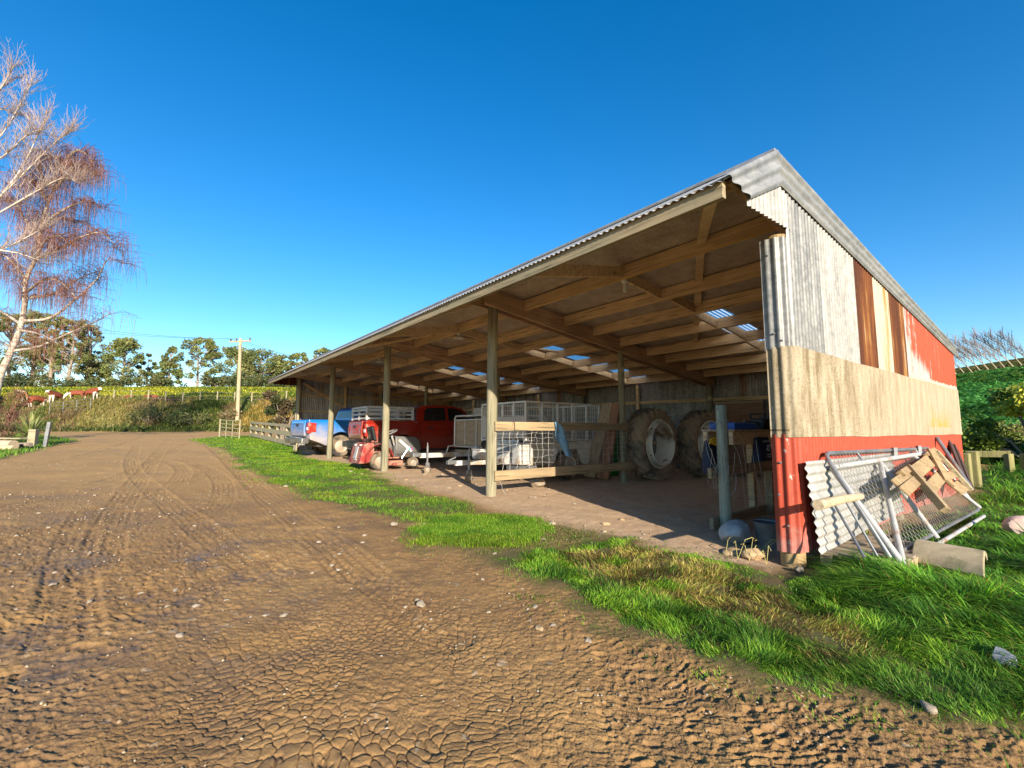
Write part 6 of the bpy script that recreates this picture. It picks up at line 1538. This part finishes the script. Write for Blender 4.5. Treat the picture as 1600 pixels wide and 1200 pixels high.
    def twigs2(m):
        for pts, r0, r1 in limbs:
            k0 = int(len(pts)*.3)
            for i in range(k0, len(pts)-1):
                p = pts[i]; d = (pts[i+1]-pts[i]).normalized()
                for _ in range(5):
                    v = (d+Vector((rnd.gauss(0, .55), rnd.gauss(0, .55), rnd.gauss(.25, .35)))).normalized(); ln = rnd.uniform(.4, 1.15); c = [p]; w_ = v.copy()
                    for k in range(4): w_ = (w_+Vector((rnd.gauss(0, .12), rnd.gauss(0, .12), .10))).normalized(); c.append(c[-1]+w_*ln/4)
                    m.tube(c, [.013, .010, .008, .006, .004], 3, False)
                    for _ in range(6):
                        j = rnd.randint(1, 4); s = c[j]; x = (w_+Vector((rnd.gauss(0, .6), rnd.gauss(0, .6), rnd.gauss(.2, .3)))).normalized(); l2 = rnd.uniform(.15, .55); m.tube([s, s+x*l2*.5, s+x*l2+Vector((0, 0, .04))], [.006, .005, .003], 3, False)
    branch_tree(o, M['pale_bark'], M['pale_twig'], limbs, twigs2)
    # leaning bare row on the hill to the right
    proto = None
    for k, px in enumerate((1489, 1501, 1513, 1525, 1538, 1551, 1564, 1577, 1590, 1604, 1618)):
        d = ray(px, 610); rt = d.x/d.y; Qt = 60+k*.3; Yt = Qt/(.7*(1+rt)); P = Vector((rt*Yt, Yt, 0)); P.z = zt1(P.x, P.y)-.1
        if proto is None or k in (3, 6):
            o = thing('bare_tree', '', 'tree', P); rn = random.Random(50+k); ax = Vector((-.55, .30, 1)).normalized(); H_ = 3.9
            trunk = [ax*(H_*t)+Vector((.25*math.sin(t*3), 0, -.5*t*t)) for t in np.linspace(0, 1, 12)]; m = MB(); m.tube(trunk, [.05*(1-t*.85) for t in np.linspace(0, 1, 12)], 6); tk = m.build('trunk', M['pole_tan'] if False else M['bark_pale'], o, smooth=True)
            m = MB()
            for i in range(3, 12):
                for _ in range(4):
                    a = rn.uniform(0, 6.28); v = (ax*1.1+Vector((math.cos(a)*.55, math.sin(a)*.55, .15))).normalized(); ln = rn.uniform(.6, 1.7)*(1.15-.05*i); s = trunk[i]; e = s+v*ln; m.tube([s, s.lerp(e, .5)+Vector((0, 0, -.05)), e], [.018, .013, .007], 3, False)
                    for _ in range(3): t = rn.uniform(.3, 1); s2 = s.lerp(e, t); b = rn.uniform(0, 6.28); e2 = s2+(ax+Vector((math.cos(b)*.6, math.sin(b)*.6, .2))).normalized()*rn.uniform(.3, .9); m.tube([s2, e2], [.014, .008], 3, False)
            m.build('crown', M['bare_twig'], o); proto = o; c = o
        else: c = copy_tree(proto); c.location = P; c.rotation_euler = (0, 0, rnd.uniform(-.3, .3)); s = rnd.uniform(.88, 1.1); c.scale = (s, s, s)
        tag(c, 'bare tree leaning left in the row along the hill crest', 'tree', 'row of leaning bare trees on the hill crest')
M['pale_bark'] = simple('pale_bark', (.56, .48, .40), .85, var=.2, scale=3, stretch=(1, 1, .4))
M['bark_pale'] = simple('tan_bark', (.45, .36, .24), .85, var=.2, scale=3)

def shrub(name, label, P, rad, hgt, cols, seed, n=2600, leaf=.09, cat='shrub', twiggy=0, group=None):
    rs = np.random.default_rng(seed); rnd = random.Random(seed); o = thing(name, label, cat, P, 0, group); k = 16
    cs = np.stack([rs.uniform(-1, 1, k)*rad*.75, rs.uniform(-1, 1, k)*rad*.75, hgt*(.2+.65*rs.uniform(0, 1, k))], -1); rr = rad*rs.uniform(.22, .42, k)
    m = MB()
    for c in cs:
        c = Vector(c); m.tube([(c.x*.12, c.y*.12, -.1), (c.x*.5, c.y*.5, c.z*.6), c], [.035, .025, .01], 5)
        for _ in range(twiggy):
            v = Vector((rnd.gauss(0, 1), rnd.gauss(0, 1), rnd.gauss(.4, .8))).normalized()*rnd.uniform(.3, .9)*rad*.6; m.tube([c, c+v*.5+Vector((0, 0, .04)), c+v], [.012, .009, .005], 3, False)
    m.build('stem', M['birch_twig'] if twiggy else M['bark_grey'], o)
    pts, idx = clumps(cs, rr, n/k, .35); t = np.array(cols)[rs.integers(0, len(cols), len(cs))][idx]*rs.uniform(.6, 1.4, (len(idx), 1)); leaf_cloud('foliage', pts, leaf*np.ones(len(pts)), t, o); return o
def on_ground(px, py, Y, dz=0): P = at_y(px, py, Y); P.z = zt1(P.x, P.y)+dz; return P

def build_trees():
    G = gum
    T = [('tall gum at the far left edge behind the birch trunk', 12, 610, 492, 62, 122, 'open'), ('broad brownish gum left of the twin gums', 48, 612, 487, 60, 128, 'dense'), ('gum with a dark leaning trunk in the left clump', 78, 612, 494, 48, 126, 'open'),
         ('light green gum right of the dark trunked one', 104, 612, 500, 48, 124, 'open'), ('round crowned gum ending the left clump', 133, 612, 508, 50, 130, 'dense'), ('low bushy gum at the foot of the left clump', 152, 612, 560, 40, 132, 'bush'),
         ('isolated full gum right of the left clump', 190, 611, 530, 54, 128, 'dense'), ('tiny thin stemmed gum standing alone', 229, 611, 554, 26, 136, 'thin'), ('narrow pointed gum left of the tall open gum', 264, 612, 543, 44, 128, 'cone'),
         ('tall open gum with layered crown standing alone', 308, 612, 528, 56, 130, 'open'), ('large dense gum behind the power pole', 366, 614, 543, 62, 126, 'dense'), ('broad dense gum right of the power pole', 405, 614, 548, 72, 128, 'dense'),
         ('gum half hidden where the shed roof begins', 436, 614, 556, 40, 132, 'dense'), ('small round gum showing above the shed eave', 463, 612, 552, 34, 124, 'open'), ('dark gum top showing just above the shed roof', 502, 612, 544, 40, 126, 'dense')]
    for i, (txt, px, by, ty, w_, Y, stl) in enumerate(T):
        cols = [(.19, .21, .065), (.145, .18, .055), (.23, .23, .085)] if i % 3 else [(.19, .21, .065), (.15, .18, .055), (.22, .225, .08)]
        G(txt, px, by, ty, w_, Y, 100+i, stl, cols, per=150 if stl != 'dense' else 105)
    for i, (px, top, w_, Y) in enumerate(((20, 596, 70, 118), (95, 598, 80, 122), (165, 596, 60, 124), (245, 598, 70, 126), (345, 590, 60, 120), (392, 596, 80, 118), (440, 594, 60, 116))):
        P = on_ground(px, 612, Y, -.2); rad = w_/FPX*Y/2; h = at_y(px, top, Y).z-P.z
        shrub('scrub_bush', ('low scrub below the left clump of gums', 'low scrub under the round crowned gum', 'low scrub below the isolated full gum', 'low scrub at the foot of the pointed gum', 'low scrub left of the power pole on the skyline', 'low scrub below the broad dense gum', 'low scrub nearest the shed on the skyline')[i], P, rad, max(1.5, h), [(.08, .10, .035), (.11, .11, .04), (.06, .08, .03)], 200+i, 1500, .6, 'bush')
    # nearer shrubs
    shrub('twiggy_shrub', 'reddish twiggy shrub at the foot of the birch', on_ground(2, 690, 23.0), 1.15, 3.0, [(.17, .08, .06), (.21, .11, .07), (.12, .10, .04)], 31, 2400, .07, twiggy=22)
    shrub('low_shrub', 'tangled green and brown shrub below the reddish twiggy one', on_ground(4, 694, 21.4), .8, 1.1, [(.14, .15, .05), (.2, .16, .08), (.09, .11, .03)], 32, 1800, .07, twiggy=10)
    shrub('dark_bush', 'dark vine covered bush beside the far end of the shed', on_ground(443, 690, 25.5), 1.0, 3.0, [(.045, .06, .02), (.07, .075, .025), (.10, .07, .035)], 33, 4200, .14)
    shrub('dark_bush', 'brownish low bush on the bank near the power pole', on_ground(362, 655, 40.5), 1.0, 1.0, [(.24, .17, .09), (.22, .19, .08)], 34, 900, .16)
    shrub('shade_shrub', 'dark green spreading shrub added in place of tree shade in the middle of the bank', on_ground(305, 662, 39.8), 1.8, 1.0, [(.11, .13, .04), (.14, .15, .05), (.17, .16, .06)], 35, 1500, .16)  # added foliage, stands in for tree shadow darkening the bank grass
    shrub('shade_shrub', 'olive spreading shrub added in place of tree shade left of the dark green one on the bank', on_ground(235, 655, 40.2), 2.0, 1.3, [(.14, .14, .045), (.17, .16, .055), (.12, .13, .04)], 36, 1100, .16)  # second added shrub, its tone replaces tree shadow on the grass
    # right of the shed
    P = on_ground(1632, 745, 10.8); shrub('golden_conifer', 'golden green feathery shrub at the right edge of the picture', P, 1.4, 2.1, [(.36, .40, .03), (.24, .32, .025), (.46, .46, .05), (.13, .18, .02)], 41, 16000, .10)
    shrub('scrub_bush', 'low yellow green scrub behind the mossy posts', on_ground(1540, 700, 13.5), 1.3, .75, [(.20, .24, .04), (.14, .18, .03), (.28, .25, .10)], 42, 5000, .09, 'bush')
    shrub('scrub_bush', 'dry dark scrub between the mossy posts and the golden shrub', on_ground(1566, 715, 12.2), .9, .6, [(.10, .09, .03), (.16, .13, .06), (.08, .11, .03)], 43, 3000, .08, 'bush')

def build_stones():
    S = [((659, 948), (.034, .03, .026), 'stone', 'pale angular stone lying alone in the middle of the muddy yard'), ((283, 998), (.026, .022, .015), 'stone', 'cream round stone on the cracked mud left of the middle'), ((845, 984), (.034, .028, .016), 'stone_tan', 'tan stone at the left of the stones along the verge'),
         ((866, 980), (.036, .022, .014), 'stone', 'flat pale stone right of the tan stone by the verge'), ((921, 1003), (.028, .02, .014), 'stone', 'flat pale stone nearest the camera below the verge'), ((1452, 1106), (.038, .026, .022), 'stone', 'pinkish rounded stone at the very edge of the verge grass'),
         ((1574, 1040), (.085, .07, .06), 'stone_blue', 'grey brown stone half buried in long grass at the right'), ((1600, 838), (.16, .13, .16), 'stone_pink', 'pinkish boulder at the right edge in the long grass'), ((617, 822), (.05, .04, .03), 'stone', 'white stone at the muddy edge of the short lawn'), ((448, 762), (.06, .05, .025), 'stone', 'white stone on the bare lip left of the lawn')]
    for k, (px, sz, mat, txt) in enumerate(S): rock('stone', txt, ground(*px), sz, 60+k, mat, 'stone')
    protos = []; rnd = random.Random(77); n = 0; tries = 0
    while n < 90 and tries < 5000:
        tries += 1; px, py = rnd.uniform(0, 1100), 700+270*rnd.random()**1.25; P = ground(px, py); a = np.array([P.x]), np.array([P.y])
        if min(float(sdist(q, *a)[0]) for q in (LAWN_A, LAWN_B, LAWN_C, LEFTG)) < .03 or UVof(P)[1] > -.1: continue
        s = rnd.uniform(.007, .020)*(1+.35*P.y/10)
        if len(protos) < 5: o = rock('pebble', '', P, (1.2*s, .9*s, .6*s), 80+n, 'stone', 'stone'); protos.append((o, s))
        else:
            b, s0 = protos[n % 5]; o = b.copy(); COL.objects.link(o); k = s/s0; o.scale = (k, k, k)
        o.location = (P.x, P.y, P.z+.25*s*.6); o.rotation_euler = (0, 0, rnd.uniform(0, 6)); tag(o, 'small pale stone pressed into the muddy yard', 'stone', 'small stones scattered over the muddy yard'); n += 1
    # rubble on the dirt floor under the roof
    n = 0; pr = []
    while n < 60:
        u, v = rnd.uniform(.5, 10), rnd.uniform(-.9, 3.6); P = W(u, v); P.z = zt1(P.x, P.y); s = rnd.uniform(.012, .045)
        if len(pr) < 4: o = rock('stone', '', P, (1.3*s, s, .7*s), 180+n, ('stone_tan', 'stone')[n % 2], 'stone'); pr.append((o, s))
        else: b, s0 = pr[n % 4]; o = b.copy(); COL.objects.link(o); k = s/s0; o.scale = (k, k, k)
        o.location = (P.x, P.y, P.z+.005); o.rotation_euler = (0, 0, rnd.uniform(0, 6)); tag(o, 'small lump of stone on the dirt floor of the shed', 'stone', 'lumps of stone on the dirt floor of the shed'); n += 1
M['stone_pink'] = simple('pinkish_stone', (.50, .36, .32), .85, var=.25, scale=5, bump=.4)

def build_weeds():
    m = MB(); rnd = random.Random(8)
    for px, tips in (((1172, 874), ((1184, 842), (1160, 848), (1192, 850))), ((1178, 868), ((1232, 842), (1250, 848))), ((1135, 866), ((1142, 838),)), ((1199, 880), ((1206, 858), (1190, 862))), ((1154, 872), ((1148, 846), (1176, 838)))):
        b = ground(*px)
        for tx, ty in tips:
            d = ray(tx, ty); t = b.y*rnd.uniform(.97, 1.03)/d.y; e = EYE+d*t; mid = b.lerp(e, .55)+Vector((0, 0, .05+.05*rnd.random())); m.tube([b, mid, e, e+Vector((rnd.uniform(-.03, .04), 0, -.008))], [.0035, .003, .0022, .001], 5)
    o = m.build('weed_stalks', M['straw'], None); tag(o, 'dry bent weed stalks around the river stones by the corner pole', 'weed')
M['straw'] = simple('dry_straw', (.40, .34, .12), .8, var=.3, bump=0)
# ------------------------------------------------------------------ camera, sun, sky
def build_light():
    cam = bpy.data.cameras.new('camera'); o = bpy.data.objects.new('camera', cam); COL.objects.link(o)
    cam.sensor_width = 36; cam.lens = FPX/1600*36; cam.clip_start = .05; cam.clip_end = 2000
    o.matrix_world = Matrix.Translation(EYE) @ Matrix.Rotation(R(90)+PITCH, 4, 'X') @ Matrix.Rotation(-ROLL, 4, 'Z')
    scene.camera = o
    el = R(18.8); az = Vector((.332, -.943, 0)).normalized(); d = Vector((az.x*math.cos(el), az.y*math.cos(el), math.sin(el)))
    L = bpy.data.lights.new('sun', 'SUN'); L.energy = 4.7; L.angle = R(.55); L.color = (1, .885, .72)
    s = bpy.data.objects.new('sun', L); COL.objects.link(s); s.rotation_euler = (-d).to_track_quat('-Z', 'Y').to_euler()
    w = bpy.data.worlds.new('World'); scene.world = w; w.use_nodes = True; nt = w.node_tree; bg = nt.nodes['Background']
    k = nt.nodes.new('ShaderNodeTexSky'); k.sky_type = 'NISHITA'; k.sun_disc = False; k.sun_elevation = el; k.sun_rotation = math.atan2(d.x, d.y)
    k.altitude = 100; k.air_density = 1.0; k.dust_density = .35; k.ozone_density = 2.5
    hs = nt.nodes.new('ShaderNodeHueSaturation'); hs.inputs['Saturation'].default_value = 1.4; hs.inputs['Hue'].default_value = .502; hs.inputs['Value'].default_value = 1.0
    nt.links.new(k.outputs[0], hs.inputs['Color']); nt.links.new(hs.outputs[0], bg.inputs[0]); bg.inputs[1].default_value = .112
    v = scene.view_settings; v.view_transform = 'Standard'; v.look = 'None'; v.gamma = 1; v.exposure = 1.1
    try: v.use_curve_mapping = False
    except Exception: pass
    scene.render.engine = 'CYCLES'; c = scene.cycles; c.max_bounces = 8; c.diffuse_bounces = 4; c.transparent_max_bounces = 12; c.use_denoising = True
    try: c.denoiser = 'OPENIMAGEDENOISE'
    except Exception: pass

import time
T0 = time.time()
for fn in (build_light, build_ground, build_grass, build_shed, build_vehicles, build_inside, build_endwall_things, build_left, build_cattle, build_bare_trees, build_trees, build_stones, build_gravel, build_weeds):
    fn(); print(fn.__name__, round(time.time()-T0, 1))
